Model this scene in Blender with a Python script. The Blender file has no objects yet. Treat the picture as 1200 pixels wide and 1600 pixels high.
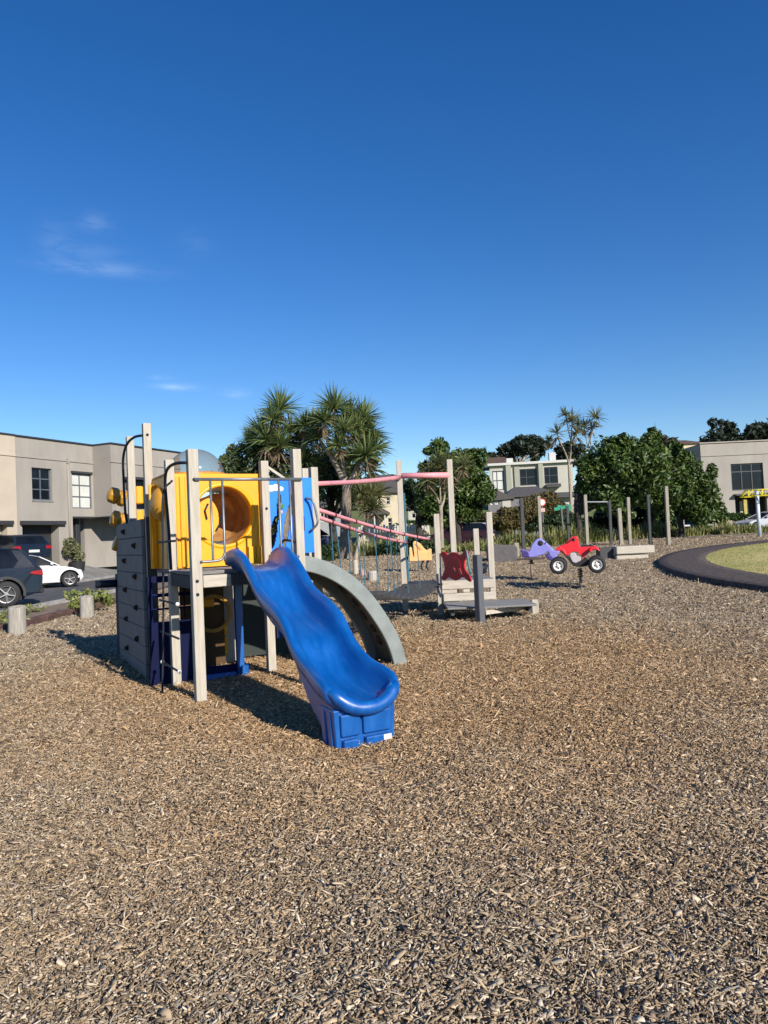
import bpy, math, random
import numpy as np
from mathutils import Vector, Matrix
R = math.radians
SC = bpy.context.scene
COL = SC.collection
random.seed(7)
rng = np.random.default_rng(11)

# ------------------------------------------------------------------ camera
EYE = 1.5
FPX = 1150.0
PITCH = math.atan(40 / 1150)
ROLL = R(2.6)
cF = Vector((0, math.cos(PITCH), math.sin(PITCH)))
cU0 = Vector((0, -math.sin(PITCH), math.cos(PITCH)))
cX = Vector((1, 0, 0))
cR = math.cos(ROLL) * cX - math.sin(ROLL) * cU0
cU = math.sin(ROLL) * cX + math.cos(ROLL) * cU0
cam = bpy.data.cameras.new('camera')
cam.sensor_fit = 'AUTO'
cam.sensor_width = 36
cam.lens = FPX / 1600 * 36
cam.clip_start = 0.05
cam.clip_end = 3000
camo = bpy.data.objects.new('camera', cam)
COL.objects.link(camo)
M4 = Matrix.Identity(4)
for i in range(3):
    M4[i][0] = cR[i]; M4[i][1] = cU[i]; M4[i][2] = -cF[i]
M4[2][3] = EYE
camo.matrix_world = M4
SC.camera = camo

# ------------------------------------------------------------------ light
SUN_EL = R(27)
SUN_AZ = math.atan2(0.571, -0.821)      # clockwise from +Y
EXPOSURE = 0.40
sun = bpy.data.lights.new('sun', 'SUN')
sun.energy = 5.0
sun.angle = R(0.5)
sun.color = (1.0, 0.91, 0.79)
suno = bpy.data.objects.new('sun', sun)
COL.objects.link(suno)
sd = Vector((math.sin(SUN_AZ) * math.cos(SUN_EL), math.cos(SUN_AZ) * math.cos(SUN_EL), math.sin(SUN_EL)))
suno.rotation_euler = sd.to_track_quat('Z', 'Y').to_euler()
suno.location = (20, -30, 30)

world = bpy.data.worlds.new('World')
SC.world = world
world.use_nodes = True
wt = world.node_tree
for n in list(wt.nodes):
    wt.nodes.remove(n)
wo = wt.nodes.new('ShaderNodeOutputWorld')
bg = wt.nodes.new('ShaderNodeBackground')
sky = wt.nodes.new('ShaderNodeTexSky')
sky.sky_type = 'NISHITA'
sky.sun_disc = False
sky.sun_elevation = SUN_EL
sky.sun_rotation = SUN_AZ
sky.altitude = 0
sky.air_density = 1.0
sky.dust_density = 0.0
sky.ozone_density = 3.5
hsv = wt.nodes.new('ShaderNodeHueSaturation')
hsv.inputs['Saturation'].default_value = 1.31
hsv.inputs['Hue'].default_value = 0.511
gam = wt.nodes.new('ShaderNodeGamma')
gam.inputs['Gamma'].default_value = 1.0
wt.links.new(sky.outputs[0], hsv.inputs['Color'])
wt.links.new(hsv.outputs[0], gam.inputs['Color'])
# thin wisps of cirrus, placed by direction in the sky
geo = wt.nodes.new('ShaderNodeTexCoord')
def wmath(op, a, b=None, clamp=False):
    n = wt.nodes.new('ShaderNodeMath'); n.operation = op; n.use_clamp = clamp
    for i, v in enumerate((a, b)):
        if v is None: continue
        if isinstance(v, (int, float)): n.inputs[i].default_value = v
        else: wt.links.new(v, n.inputs[i])
    return n.outputs[0]
sep = wt.nodes.new('ShaderNodeSeparateXYZ')
wt.links.new(geo.outputs['Generated'], sep.inputs[0])
waz = wmath('ARCTAN2', sep.outputs[0], sep.outputs[1])
wel = wmath('ARCSINE', sep.outputs[2])
comb = wt.nodes.new('ShaderNodeCombineXYZ')
wt.links.new(waz, comb.inputs[0]); wt.links.new(wel, comb.inputs[1])
mp = wt.nodes.new('ShaderNodeMapping'); mp.inputs['Scale'].default_value = (22, 75, 1)
wt.links.new(comb.outputs[0], mp.inputs[0])
wn = wt.nodes.new('ShaderNodeTexNoise'); wn.inputs['Scale'].default_value = 1.0
wn.inputs['Detail'].default_value = 5; wn.inputs['Roughness'].default_value = 0.6
wn.inputs['Distortion'].default_value = 0.6
wt.links.new(mp.outputs[0], wn.inputs[0])
def pixdir(px, py):
    return (cF + (px - 600) / FPX * cR + (800 - py) / FPX * cU).normalized()
total = None
for px, py, sx, sy, amp in ((160, 420, 55, 7, .09), (135, 392, 36, 8, .045), (146, 348, 18, 10, .06), (86, 375, 16, 18, .04),
                            (277, 605, 22, 4, .20), (253, 590, 12, 3, .10), (368, 616, 15, 6, .09), (305, 380, 20, 14, .02)):
    d = pixdir(px, py)
    a0 = math.atan2(d.x, d.y); e0 = math.asin(d.z)
    da = wmath('MULTIPLY', wmath('SUBTRACT', waz, a0), FPX * 0.8 / sx)
    de = wmath('MULTIPLY', wmath('SUBTRACT', wel, e0), FPX * 0.8 / sy)
    r2 = wmath('ADD', wmath('MULTIPLY', da, da), wmath('MULTIPLY', de, de))
    g = wmath('MULTIPLY', wmath('POWER', 2.718, wmath('MULTIPLY', r2, -1.0)), amp)
    total = g if total is None else wmath('ADD', total, g)
wfac = wmath('MULTIPLY', total, wmath('MULTIPLY', wmath('SUBTRACT', wn.outputs[0], 0.3), 4.0, True), True)
wmix = wt.nodes.new('ShaderNodeMix'); wmix.data_type = 'RGBA'
wmix.inputs['B'].default_value = (9, 10, 11, 1)
wt.links.new(wfac, wmix.inputs['Factor'])
wt.links.new(gam.outputs[0], wmix.inputs['A'])
wt.links.new(wmix.outputs['Result'], bg.inputs[0])
bg.inputs['Strength'].default_value = 0.103
wt.links.new(bg.outputs[0], wo.inputs[0])

SC.view_settings.view_transform = 'Standard'
SC.view_settings.look = 'None'
SC.view_settings.exposure = EXPOSURE
SC.view_settings.gamma = 1
SC.view_settings.use_curve_mapping = False
SC.render.engine = 'CYCLES'
SC.cycles.use_denoising = True
SC.cycles.max_bounces = 6
SC.cycles.transparent_max_bounces = 8
SC.cycles.caustics_reflective = False
SC.cycles.caustics_refractive = False

# ------------------------------------------------------------------ pixel helpers (survey of the place)
def at(px, py, Y):
    d = cF + (px - 600) / FPX * cR + (800 - py) / FPX * cU
    return d * (Y / d.y) + Vector((0, 0, EYE))

def sstep(a, b, x):
    t = np.clip((x - a) / (b - a), 0, 1)
    return t * t * (3 - 2 * t)

def zt(x, y):
    """height of the ground"""
    x = np.asarray(x, float); y = np.asarray(y, float)
    q = np.where(y > 1, x / np.maximum(y, 1), 0)
    side = sstep(-0.36, -0.2, q)
    right = np.minimum(0.69, 0.03 * np.maximum(0, y - 14))
    left = 0.95 * sstep(-15.8, -18.4, x) * sstep(29, 36, y)
    far = 9.0 * sstep(75, 150, y) * sstep(-60, 0, x)
    return right * side + left + far

def gz(x, y):
    return float(zt(x, y))

# ------------------------------------------------------------------ materials
MATS = {}
def nn(t, kind): return t.nodes.new(kind)

def mat(name, col, rough=0.6, var=0.12, scale=6.0, stretch=(1, 1, 1), bump=0.0, bscale=60.0, metal=0.0,
        col2=None, spec=0.5, trans=0.0, alpha=1.0, coat=0.0, sss=0.0, detail=6.0):
    if name in MATS: return MATS[name]
    m = bpy.data.materials.new(name); m.use_nodes = True
    t = m.node_tree; b = t.nodes['Principled BSDF']
    b.inputs['Roughness'].default_value = rough
    b.inputs['Metallic'].default_value = metal
    b.inputs['Specular IOR Level'].default_value = spec
    b.inputs['Transmission Weight'].default_value = trans
    b.inputs['Alpha'].default_value = alpha
    b.inputs['Coat Weight'].default_value = coat
    tc = nn(t, 'ShaderNodeTexCoord')
    mpn = nn(t, 'ShaderNodeMapping'); mpn.inputs['Scale'].default_value = stretch
    t.links.new(tc.outputs['Object'], mpn.inputs[0])
    no = nn(t, 'ShaderNodeTexNoise'); no.inputs['Scale'].default_value = scale
    no.inputs['Detail'].default_value = detail; no.inputs['Roughness'].default_value = 0.62
    t.links.new(mpn.outputs[0], no.inputs[0])
    ramp = nn(t, 'ShaderNodeValToRGB')
    c = np.array(col[:3]); c2 = np.array(col2[:3]) if col2 is not None else None
    lo = np.clip(c * (1 - var * 1.6), 0, 1) if c2 is None else c2
    hi = np.clip(c * (1 + var * 1.3), 0, 1) if c2 is None else c
    ramp.color_ramp.elements[0].position = 0.32 if stretch == (1, 1, 1) else 0.38; ramp.color_ramp.elements[0].color = (*lo, 1)
    ramp.color_ramp.elements[1].position = 0.68; ramp.color_ramp.elements[1].color = (*hi, 1)
    t.links.new(no.outputs[0], ramp.inputs[0])
    t.links.new(ramp.outputs[0], b.inputs['Base Color'])
    if bump > 0:
        n2 = nn(t, 'ShaderNodeTexNoise'); n2.inputs['Scale'].default_value = bscale
        n2.inputs['Detail'].default_value = 4
        t.links.new(mpn.outputs[0], n2.inputs[0])
        bp = nn(t, 'ShaderNodeBump'); bp.inputs['Strength'].default_value = bump
        bp.inputs['Distance'].default_value = 0.02
        t.links.new(n2.outputs[0], bp.inputs['Height'])
        t.links.new(bp.outputs[0], b.inputs['Normal'])
    # roughness varies too
    mr = nn(t, 'ShaderNodeMapRange'); mr.inputs['To Min'].default_value = max(0.02, rough - 0.1)
    mr.inputs['To Max'].default_value = min(1, rough + 0.12)
    t.links.new(no.outputs[0], mr.inputs[0]); t.links.new(mr.outputs[0], b.inputs['Roughness'])
    MATS[name] = m
    return m

def leaf_mat(name, cols, rough=0.5, transl=0.25):
    """foliage: every leaf takes its own colour from the ramp"""
    if name in MATS: return MATS[name]
    m = bpy.data.materials.new(name); m.use_nodes = True
    t = m.node_tree; b = t.nodes['Principled BSDF']
    g = nn(t, 'ShaderNodeNewGeometry')
    ramp = nn(t, 'ShaderNodeValToRGB')
    els = ramp.color_ramp.elements
    els[0].color = (*cols[0], 1); els[0].position = 0
    els[1].color = (*cols[-1], 1); els[1].position = 1
    for i, c in enumerate(cols[1:-1], 1):
        e = els.new(i / (len(cols) - 1)); e.color = (*c, 1)
    t.links.new(g.outputs['Random Per Island'], ramp.inputs[0])
    t.links.new(ramp.outputs[0], b.inputs['Base Color'])
    b.inputs['Roughness'].default_value = rough
    b.inputs['Specular IOR Level'].default_value = 0.35
    if transl > 0:
        tr = nn(t, 'ShaderNodeBsdfTranslucent'); mx = nn(t, 'ShaderNodeMixShader')
        t.links.new(ramp.outputs[0], tr.inputs[0])
        mx.inputs[0].default_value = transl
        t.links.new(b.outputs[0], mx.inputs[1]); t.links.new(tr.outputs[0], mx.inputs[2])
        t.links.new(mx.outputs[0], t.nodes['Material Output'].inputs[0])
    MATS[name] = m
    return m

WOOD = mat('weathered_timber', (0.51, 0.475, 0.41), 0.85, scale=5, stretch=(9, 9, 0.55), bump=0.35, bscale=14, col2=(0.39, 0.355, 0.295))
WOODH = mat('weathered_boards', (0.54, 0.50, 0.43), 0.85, scale=5, stretch=(0.6, 8, 8), bump=0.35, bscale=14, col2=(0.40, 0.365, 0.305))
GREYW = mat('grey_stained_timber', (0.075, 0.076, 0.08), 0.8, scale=5, stretch=(8, 8, 0.6), bump=0.3, bscale=14, col2=(0.04, 0.042, 0.046))
DECKG = mat('grey_deck', (0.26, 0.255, 0.25), 0.8, scale=6, stretch=(0.7, 9, 9), bump=0.3, bscale=14, col2=(0.16, 0.16, 0.16))
BLUE = mat('blue_plastic', (0.004, 0.108, 0.40), 0.36, col2=(0.0, 0.076, 0.31), scale=4.0, stretch=(5, .8, 1.5), bump=0.05, bscale=90, spec=0.7, coat=0.25)
_r = BLUE.node_tree.nodes
for _n in _r:
    if _n.type == 'VALTORGB':
        _e = _n.color_ramp.elements.new(0.80); _e.color = (0.025, 0.15, 0.44, 1)      # dull scuffs
PBLUE = mat('bright_blue_plastic', (0.0, 0.19, 0.75), 0.4, var=0.08, scale=3)
NAVY = mat('navy_plastic', (0.0006, 0.004, 0.036), 0.6, spec=.15, var=0.15, scale=3)
YEL = mat('yellow_plastic', (0.80, 0.345, 0.0), 0.45, var=0.06, scale=2.5, bump=0.04, bscale=80)
AMBER = mat('amber_plastic', (0.42, 0.21, 0.02), 0.4, var=0.15, scale=3)
BUBBLE = mat('amber_bubble', (0.46, 0.245, 0.09), 0.2, var=0.2, scale=4)
STEEL = mat('galvanised_steel', (0.21, 0.225, 0.25), 0.42, var=0.15, scale=12, metal=0.6)
DSTEEL = mat('dark_painted_steel', (0.012, 0.018, 0.03), 0.6, var=0.2, scale=9, spec=.3)
ARCHM = mat('grey_green_plastic', (0.205, 0.235, 0.232), 0.5, var=0.10, scale=5, bump=0.15, bscale=70)
ARCHSHADE = mat('shaded_arch_plastic', (0.10, 0.10, 0.098), 0.6, var=0.15, scale=5, bump=0.1)  # arch plastic darkened, the shade of its inner face in the colour
WALLM = mat('charcoal_climbing_board', (0.158, 0.153, 0.152), 0.75, var=0.14, scale=5, bump=0.2, bscale=40)
HOLD = mat('black_hold', (0.012, 0.012, 0.014), 0.5)
PINK = mat('pink_plastic', (0.70, 0.29, 0.32), 0.5, var=0.10, scale=6, bump=0.05)
RED = mat('red_plastic', (0.52, 0.006, 0.018), 0.4, var=0.10, scale=5)
TEAL = mat('teal_rope', (0.03, 0.125, 0.19), 0.8, var=0.25, scale=40)
BLACKR = mat('black_rubber', (0.018, 0.018, 0.02), 0.75, var=0.3, scale=20, bump=0.2)
WHITEP = mat('white_plastic', (0.72, 0.72, 0.70), 0.45, var=0.06)
SILVER = mat('silver_rim', (0.34, 0.35, 0.36), 0.4, var=0.08, metal=0.6)
PURPLE = mat('lilac_plastic', (0.26, 0.26, 0.66), 0.4, var=0.08, scale=5)
PEACH = mat('peach_plastic', (0.80, 0.44, 0.17), 0.5, var=0.08, scale=5)

def glass_mat(name, col, rough=0.06):
    return mat(name, col, rough, var=0.25, scale=1.2, spec=0.28)
GLASS = glass_mat('dark_window_glass', (0.007, 0.010, 0.015))
GLASSL = mat('blind_behind_glass', (0.56, 0.58, 0.55), 0.25, var=0.05, scale=1)

dome = bpy.data.materials.new('clear_dome'); dome.use_nodes = True
_t = dome.node_tree; _b = _t.nodes['Principled BSDF']
_b.inputs['Base Color'].default_value = (0.22, 0.19, 0.15, 1)
_b.inputs['Roughness'].default_value = 0.12
_mx = nn(_t, 'ShaderNodeMixShader'); _tp = nn(_t, 'ShaderNodeBsdfTransparent'); _lw = nn(_t, 'ShaderNodeLayerWeight')
_tp.inputs[0].default_value = (0.86, 0.85, 0.82, 1)
_lw.inputs[0].default_value = 0.25
_mr = nn(_t, 'ShaderNodeMapRange'); _mr.inputs['To Min'].default_value = 0.16; _mr.inputs['To Max'].default_value = 0.7
_t.links.new(_lw.outputs['Facing'], _mr.inputs[0]); _t.links.new(_mr.outputs[0], _mx.inputs[0])
_t.links.new(_tp.outputs[0], _mx.inputs[1]); _t.links.new(_b.outputs[0], _mx.inputs[2])
_t.links.new(_mx.outputs[0], _t.nodes['Material Output'].inputs[0])
MATS['clear_dome'] = dome

# ------------------------------------------------------------------ mesh building
def pm(o):
    return Matrix.Translation(o.location) @ o.rotation_euler.to_matrix().to_4x4()

class MB:
    def __init__(s):
        s.v = []; s.f = []
    def add(s, vs, fs):
        k = len(s.v)
        s.v += [tuple(p) for p in vs]
        s.f += [tuple(i + k for i in f) for f in fs]
        return s
    def box(s, c, d, rz=0.0, rot=None):
        hx, hy, hz = d[0] / 2, d[1] / 2, d[2] / 2
        m = rot if rot is not None else Matrix.Rotation(rz, 3, 'Z')
        c = Vector(c)
        vs = [c + m @ Vector((x, y, z)) for z in (-hz, hz) for x, y in ((-hx, -hy), (hx, -hy), (hx, hy), (-hx, hy))]
        return s.add(vs, [(3, 2, 1, 0), (4, 5, 6, 7), (0, 1, 5, 4), (1, 2, 6, 5), (2, 3, 7, 6), (3, 0, 4, 7)])
    def b2(s, lo, hi):
        return s.box([(a + b) / 2 for a, b in zip(lo, hi)], [b - a for a, b in zip(lo, hi)])
    def bar(s, a, b, w, h=None):
        """square bar from a to b"""
        a = Vector(a); b = Vector(b); h = h or w
        q = (b - a).to_track_quat('X', 'Z').to_matrix()
        return s.box((a + b) / 2, ((b - a).length, w, h), rot=q)
    def tube(s, pts, r, n=8, smooth=0, cap=True):
        pts = [Vector(p) for p in pts]
        if smooth: pts = catmull(pts, smooth)
        rs = r if isinstance(r, (list, tuple)) else [r] * len(pts)
        if len(rs) != len(pts):
            rs = list(np.interp(np.linspace(0, 1, len(pts)), np.linspace(0, 1, len(rs)), rs))
        t0 = (pts[1] - pts[0]).normalized()
        up = Vector((0, 0, 1)) if abs(t0.z) < 0.9 else Vector((1, 0, 0))
        x = t0.cross(up).normalized()
        vs = []; fs = []
        for i, p in enumerate(pts):
            t = (pts[min(i + 1, len(pts) - 1)] - pts[max(i - 1, 0)]).normalized()
            x = (x - t * x.dot(t)).normalized(); y = t.cross(x)
            for k in range(n):
                a = 2 * math.pi * k / n
                vs.append(p + (x * math.cos(a) + y * math.sin(a)) * rs[i])
        for i in range(len(pts) - 1):
            for k in range(n):
                fs.append((i * n + k, i * n + (k + 1) % n, (i + 1) * n + (k + 1) % n, (i + 1) * n + k))
        if cap:
            fs.append(tuple(range(n - 1, -1, -1))); fs.append(tuple((len(pts) - 1) * n + k for k in range(n)))
        return s.add(vs, fs)
    def lathe(s, prof, n=20, m=None, a0=0, a1=2 * math.pi):
        """profile (r, z) turned about z; m: a 4x4 placing it"""
        m = m or Matrix.Identity(4)
        full = abs(a1 - a0 - 2 * math.pi) < 1e-6
        k = n if full else n + 1
        vs = []; fs = []
        for r, z in prof:
            for i in range(k):
                a = a0 + (a1 - a0) * i / n
                vs.append(m @ Vector((r * math.cos(a), r * math.sin(a), z)))
        for j in range(len(prof) - 1):
            for i in range(n):
                i2 = (i + 1) % k
                fs.append((j * k + i, j * k + i2, (j + 1) * k + i2, (j + 1) * k + i))
        return s.add(vs, fs)
    def prism(s, poly, d0, d1, fr):
        """2-D polygon extruded from depth d0 to d1; fr(a, b, d) -> point"""
        n = len(poly)
        vs = [fr(a, b, d0) for a, b in poly] + [fr(a, b, d1) for a, b in poly]
        fs = [tuple(range(n - 1, -1, -1)), tuple(range(n, 2 * n))]
        fs += [(i, (i + 1) % n, n + (i + 1) % n, n + i) for i in range(n)]
        return s.add(vs, fs)
    def ball(s, c, r, n=12, m=8):
        r = r if isinstance(r, (tuple, list)) else (r, r, r)
        vs = []; fs = []
        for j in range(m + 1):
            ph = math.pi * j / m
            for i in range(n):
                a = 2 * math.pi * i / n
                vs.append((c[0] + r[0] * math.sin(ph) * math.cos(a), c[1] + r[1] * math.sin(ph) * math.sin(a), c[2] + r[2] * math.cos(ph)))
        for j in range(m):
            for i in range(n):
                fs.append((j * n + i, (j + 1) * n + i, (j + 1) * n + (i + 1) % n, j * n + (i + 1) % n))
        return s.add(vs, fs)
    def panel(s, w, h, holes, d0, d1, fr):
        """board w x h (a from w[0] to w[1], b from h[0] to h[1]) with rectangular holes, thickness d0..d1"""
        xs = sorted({w[0], w[1]} | {x for q in holes for x in (q[0], q[2])})
        ys = sorted({h[0], h[1]} | {y for q in holes for y in (q[1], q[3])})
        xs = [x for x in xs if w[0] - 1e-6 <= x <= w[1] + 1e-6]; ys = [y for y in ys if h[0] - 1e-6 <= y <= h[1] + 1e-6]
        def solid(i, j):
            if i < 0 or j < 0 or i >= len(xs) - 1 or j >= len(ys) - 1: return False
            cx = (xs[i] + xs[i + 1]) / 2; cy = (ys[j] + ys[j + 1]) / 2
            return not any(q[0] < cx < q[2] and q[1] < cy < q[3] for q in holes)
        for i in range(len(xs) - 1):
            for j in range(len(ys) - 1):
                if not solid(i, j): continue
                x0, x1, y0, y1 = xs[i], xs[i + 1], ys[j], ys[j + 1]
                P = [fr(x0, y0, d0), fr(x1, y0, d0), fr(x1, y1, d0), fr(x0, y1, d0), fr(x0, y0, d1), fr(x1, y0, d1), fr(x1, y1, d1), fr(x0, y1, d1)]
                fs = [(0, 1, 2, 3), (7, 6, 5, 4)]
                if not solid(i - 1, j): fs.append((0, 3, 7, 4))
                if not solid(i + 1, j): fs.append((1, 5, 6, 2))
                if not solid(i, j - 1): fs.append((0, 4, 5, 1))
                if not solid(i, j + 1): fs.append((3, 2, 6, 7))
                s.add(P, fs)
        return s
    def build(s, name, m, parent=None, smooth=False, bevel=0.0, seg=1, world=False, sub=0, loc=None, rz=0.0):
        vs = s.v
        if world and parent is not None:
            c = parent; mm = Matrix.Identity(4)
            while c is not None:
                mm = pm(c) @ mm; c = c.parent
            inv = mm.inverted()
            vs = [tuple(inv @ Vector(p)) for p in vs]
        me = bpy.data.meshes.new(name)
        me.from_pydata(vs, [], s.f)
        me.validate(); me.update()
        me.materials.append(m)
        if smooth: me.polygons.foreach_set('use_smooth', [True] * len(me.polygons))
        o = bpy.data.objects.new(name, me)
        COL.objects.link(o)
        if parent is not None: o.parent = parent
        if loc is not None: o.location = loc
        o.rotation_euler.z = rz
        if bevel:
            b = o.modifiers.new('bevel', 'BEVEL'); b.width = bevel; b.segments = seg; b.limit_method = 'ANGLE'; b.angle_limit = R(40)
        if sub:
            d = o.modifiers.new('sub', 'SUBSURF'); d.levels = sub; d.render_levels = sub
        return o

def catmull(p, k):
    q = [p[0] * 2 - p[1]] + list(p) + [p[-1] * 2 - p[-2]]
    out = []
    for i in range(1, len(q) - 2):
        for j in range(k):
            t = j / k
            out.append(0.5 * (2 * q[i] + (q[i + 1] - q[i - 1]) * t + (2 * q[i - 1] - 5 * q[i] + 4 * q[i + 1] - q[i + 2]) * t * t
                              + (3 * q[i] - q[i - 1] - 3 * q[i + 1] + q[i + 2]) * t ** 3))
    out.append(p[-1])
    return out

def npmesh(name, V, F, m, parent=None, smooth=False):
    """V (n,3) vertices, F (m,k) faces of equal size"""
    me = bpy.data.meshes.new(name)
    V = np.ascontiguousarray(V, np.float32); F = np.ascontiguousarray(F, np.int32)
    me.vertices.add(len(V)); me.vertices.foreach_set('co', V.ravel())
    me.loops.add(F.size); me.loops.foreach_set('vertex_index', F.ravel())
    me.polygons.add(len(F)); me.polygons.foreach_set('loop_start', np.arange(0, F.size, F.shape[1], dtype=np.int32))
    if smooth: me.polygons.foreach_set('use_smooth', np.ones(len(F), bool))
    me.update(calc_edges=True)
    me.materials.append(m)
    o = bpy.data.objects.new(name, me); COL.objects.link(o)
    if parent is not None: o.parent = parent
    return o

def thing(name, label, cat, loc=(0, 0, 0), rz=0.0, group=None):
    o = bpy.data.objects.new(name, None); COL.objects.link(o)
    o.empty_display_size = 0.2
    o.location = loc; o.rotation_euler = (0, 0, rz)
    o['label'] = label; o['category'] = cat
    if group: o['group'] = group
    return o
def tag(o, label, cat, group=None):
    o['label'] = label; o['category'] = cat
    if group: o['group'] = group
    return o
def kind(o, k): o['kind'] = k; return o
def copy_tree(o, parent=None):
    kids = [c for c in COL.objects if c.parent == o]
    c = o.copy(); COL.objects.link(c); c.parent = parent
    for k in kids: copy_tree(k, c)
    return c

# ================================================================== SETTING: ground
def sheet(name, poly, step, dz, m, thick=0.0, zf=None):
    """a patch of ground draped over the terrain; poly is a list of (x, y)"""
    import bmesh
    bm = bmesh.new()
    f = bm.faces.new([bm.verts.new((x, y, 0)) for x, y in poly])
    xs = [p[0] for p in poly]; ys = [p[1] for p in poly]
    for ax, lo, hi in ((0, min(xs), max(xs)), (1, min(ys), max(ys))):
        k = math.ceil(lo / step) * step
        while k < hi:
            if k > lo + 1e-4:
                co = (k, 0, 0) if ax == 0 else (0, k, 0)
                no = (1, 0, 0) if ax == 0 else (0, 1, 0)
                bmesh.ops.bisect_plane(bm, geom=bm.verts[:] + bm.edges[:] + bm.faces[:], plane_co=co, plane_no=no)
            k += step
    for v in bm.verts:
        v.co.z = gz(v.co.x, v.co.y) + dz + (zf(v.co.x, v.co.y) if zf else 0)
    if thick:
        edge = [e for e in bm.edges if len(e.link_faces) == 1]
        r = bmesh.ops.extrude_edge_only(bm, edges=edge)
        for v in r['geom']:
            if isinstance(v, bmesh.types.BMVert): v.co.z -= thick
    bmesh.ops.recalc_face_normals(bm, faces=bm.faces)
    me = bpy.data.meshes.new(name); bm.to_mesh(me); bm.free()
    if sum(p.normal.z * p.area for p in me.polygons) < 0: me.flip_normals()
    me.materials.append(m)
    o = bpy.data.objects.new(name, me); COL.objects.link(o)
    o['kind'] = 'structure'
    return o

# bark colours, shared by the loose chips and by the bed under them
BARK = [(.11, .09, .07), (.24, .19, .14), (.38, .31, .23), (.30, .265, .22), (.46, .385, .29), (.17, .14, .11), (.40, .31, .21), (.34, .31, .27), (.58, .51, .42), (.31, .25, .18), (.62, .565, .48)]
def bark_ramp(t, src):
    ramp = nn(t, 'ShaderNodeValToRGB'); ramp.color_ramp.interpolation = 'CONSTANT'
    els = ramp.color_ramp.elements
    els[0].color = (*BARK[0], 1); els[0].position = 0
    els[1].color = (*BARK[-1], 1); els[1].position = 0.95
    for i, c in enumerate(BARK[1:-1], 1):
        e = els.new(i / len(BARK) * 0.97); e.color = (*c, 1)
    e = els.new(0.9985); e.color = (.03, .22, .50, 1)                 # the odd fleck of blue plastic
    t.links.new(src, ramp.inputs[0])
    # broad patches: warmer here, greyer there
    tc = nn(t, 'ShaderNodeTexCoord')
    no = nn(t, 'ShaderNodeTexNoise'); no.inputs['Scale'].default_value = 0.55; no.inputs['Detail'].default_value = 4
    t.links.new(tc.outputs['Object'], no.inputs[0])
    # trodden brown bark round the tower, weathered grey bark further off, both broken up by the noise
    vd = nn(t, 'ShaderNodeVectorMath'); vd.operation = 'DISTANCE'; vd.inputs[1].default_value = (0.3, 8.2, 0)
    t.links.new(tc.outputs['Object'], vd.inputs[0])
    ma = nn(t, 'ShaderNodeMath'); ma.operation = 'MULTIPLY_ADD'; ma.inputs[1].default_value = 5.0
    t.links.new(no.outputs[0], ma.inputs[0]); t.links.new(vd.outputs['Value'], ma.inputs[2])
    mr = nn(t, 'ShaderNodeMapRange'); mr.inputs['From Min'].default_value = 5.0; mr.inputs['From Max'].default_value = 8.2
    t.links.new(ma.outputs[0], mr.inputs[0])
    tr = nn(t, 'ShaderNodeValToRGB')
    tr.color_ramp.elements[0].position = 0.0; tr.color_ramp.elements[0].color = (1.09, 0.885, 0.64, 1)
    tr.color_ramp.elements[1].position = 1.0; tr.color_ramp.elements[1].color = (1.0, 0.94, 0.83, 1)
    t.links.new(mr.outputs[0], tr.inputs[0])
    mx = nn(t, 'ShaderNodeMix'); mx.data_type = 'RGBA'; mx.blend_type = 'MULTIPLY'; mx.inputs['Factor'].default_value = 1
    t.links.new(ramp.outputs[0], mx.inputs['A']); t.links.new(tr.outputs[0], mx.inputs['B'])
    return mx.outputs['Result']

def mulch_material():
    m = bpy.data.materials.new('bark_mulch'); m.use_nodes = True
    t = m.node_tree; b = t.nodes['Principled BSDF']; b.inputs['Roughness'].default_value = 0.9
    b.inputs['Specular IOR Level'].default_value = 0.2
    tc = nn(t, 'ShaderNodeTexCoord')
    dist = nn(t, 'ShaderNodeTexNoise'); dist.inputs['Scale'].default_value = 9
    t.links.new(tc.outputs['Object'], dist.inputs[0])
    ad = nn(t, 'ShaderNodeMix'); ad.data_type = 'RGBA'; ad.blend_type = 'ADD'; ad.inputs['Factor'].default_value = 0.10
    t.links.new(tc.outputs['Object'], ad.inputs['A']); t.links.new(dist.outputs['Color'], ad.inputs['B'])
    mp_ = nn(t, 'ShaderNodeMapping'); mp_.inputs['Scale'].default_value = (24, 36, 1); mp_.inputs['Rotation'].default_value = (0, 0, 0.5)
    t.links.new(ad.outputs['Result'], mp_.inputs[0])
    vo = nn(t, 'ShaderNodeTexVoronoi'); vo.inputs['Scale'].default_value = 1.0; vo.voronoi_dimensions = '2D'
    t.links.new(mp_.outputs[0], vo.inputs['Vector'])
    sp = nn(t, 'ShaderNodeSeparateColor'); t.links.new(vo.outputs['Color'], sp.inputs[0])
    col = bark_ramp(t, sp.outputs[0])
    t.links.new(col, b.inputs['Base Color'])
    ht = nn(t, 'ShaderNodeMath'); ht.operation = 'SUBTRACT'
    t.links.new(sp.outputs[1], ht.inputs[0]); t.links.new(vo.outputs['Distance'], ht.inputs[1])
    bp = nn(t, 'ShaderNodeBump'); bp.inputs['Strength'].default_value = 1.0; bp.inputs['Distance'].default_value = 0.035
    t.links.new(ht.outputs[0], bp.inputs['Height']); t.links.new(bp.outputs[0], b.inputs['Normal'])
    return m
MULCH = mulch_material()

def chip_material():
    m = bpy.data.materials.new('bark_chip'); m.use_nodes = True
    t = m.node_tree; b = t.nodes['Principled BSDF']; b.inputs['Roughness'].default_value = 0.8
    b.inputs['Specular IOR Level'].default_value = 0.25
    g = nn(t, 'ShaderNodeNewGeometry')
    t.links.new(bark_ramp(t, g.outputs['Random Per Island']), b.inputs['Base Color'])
    return m
CHIP = chip_material()

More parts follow.
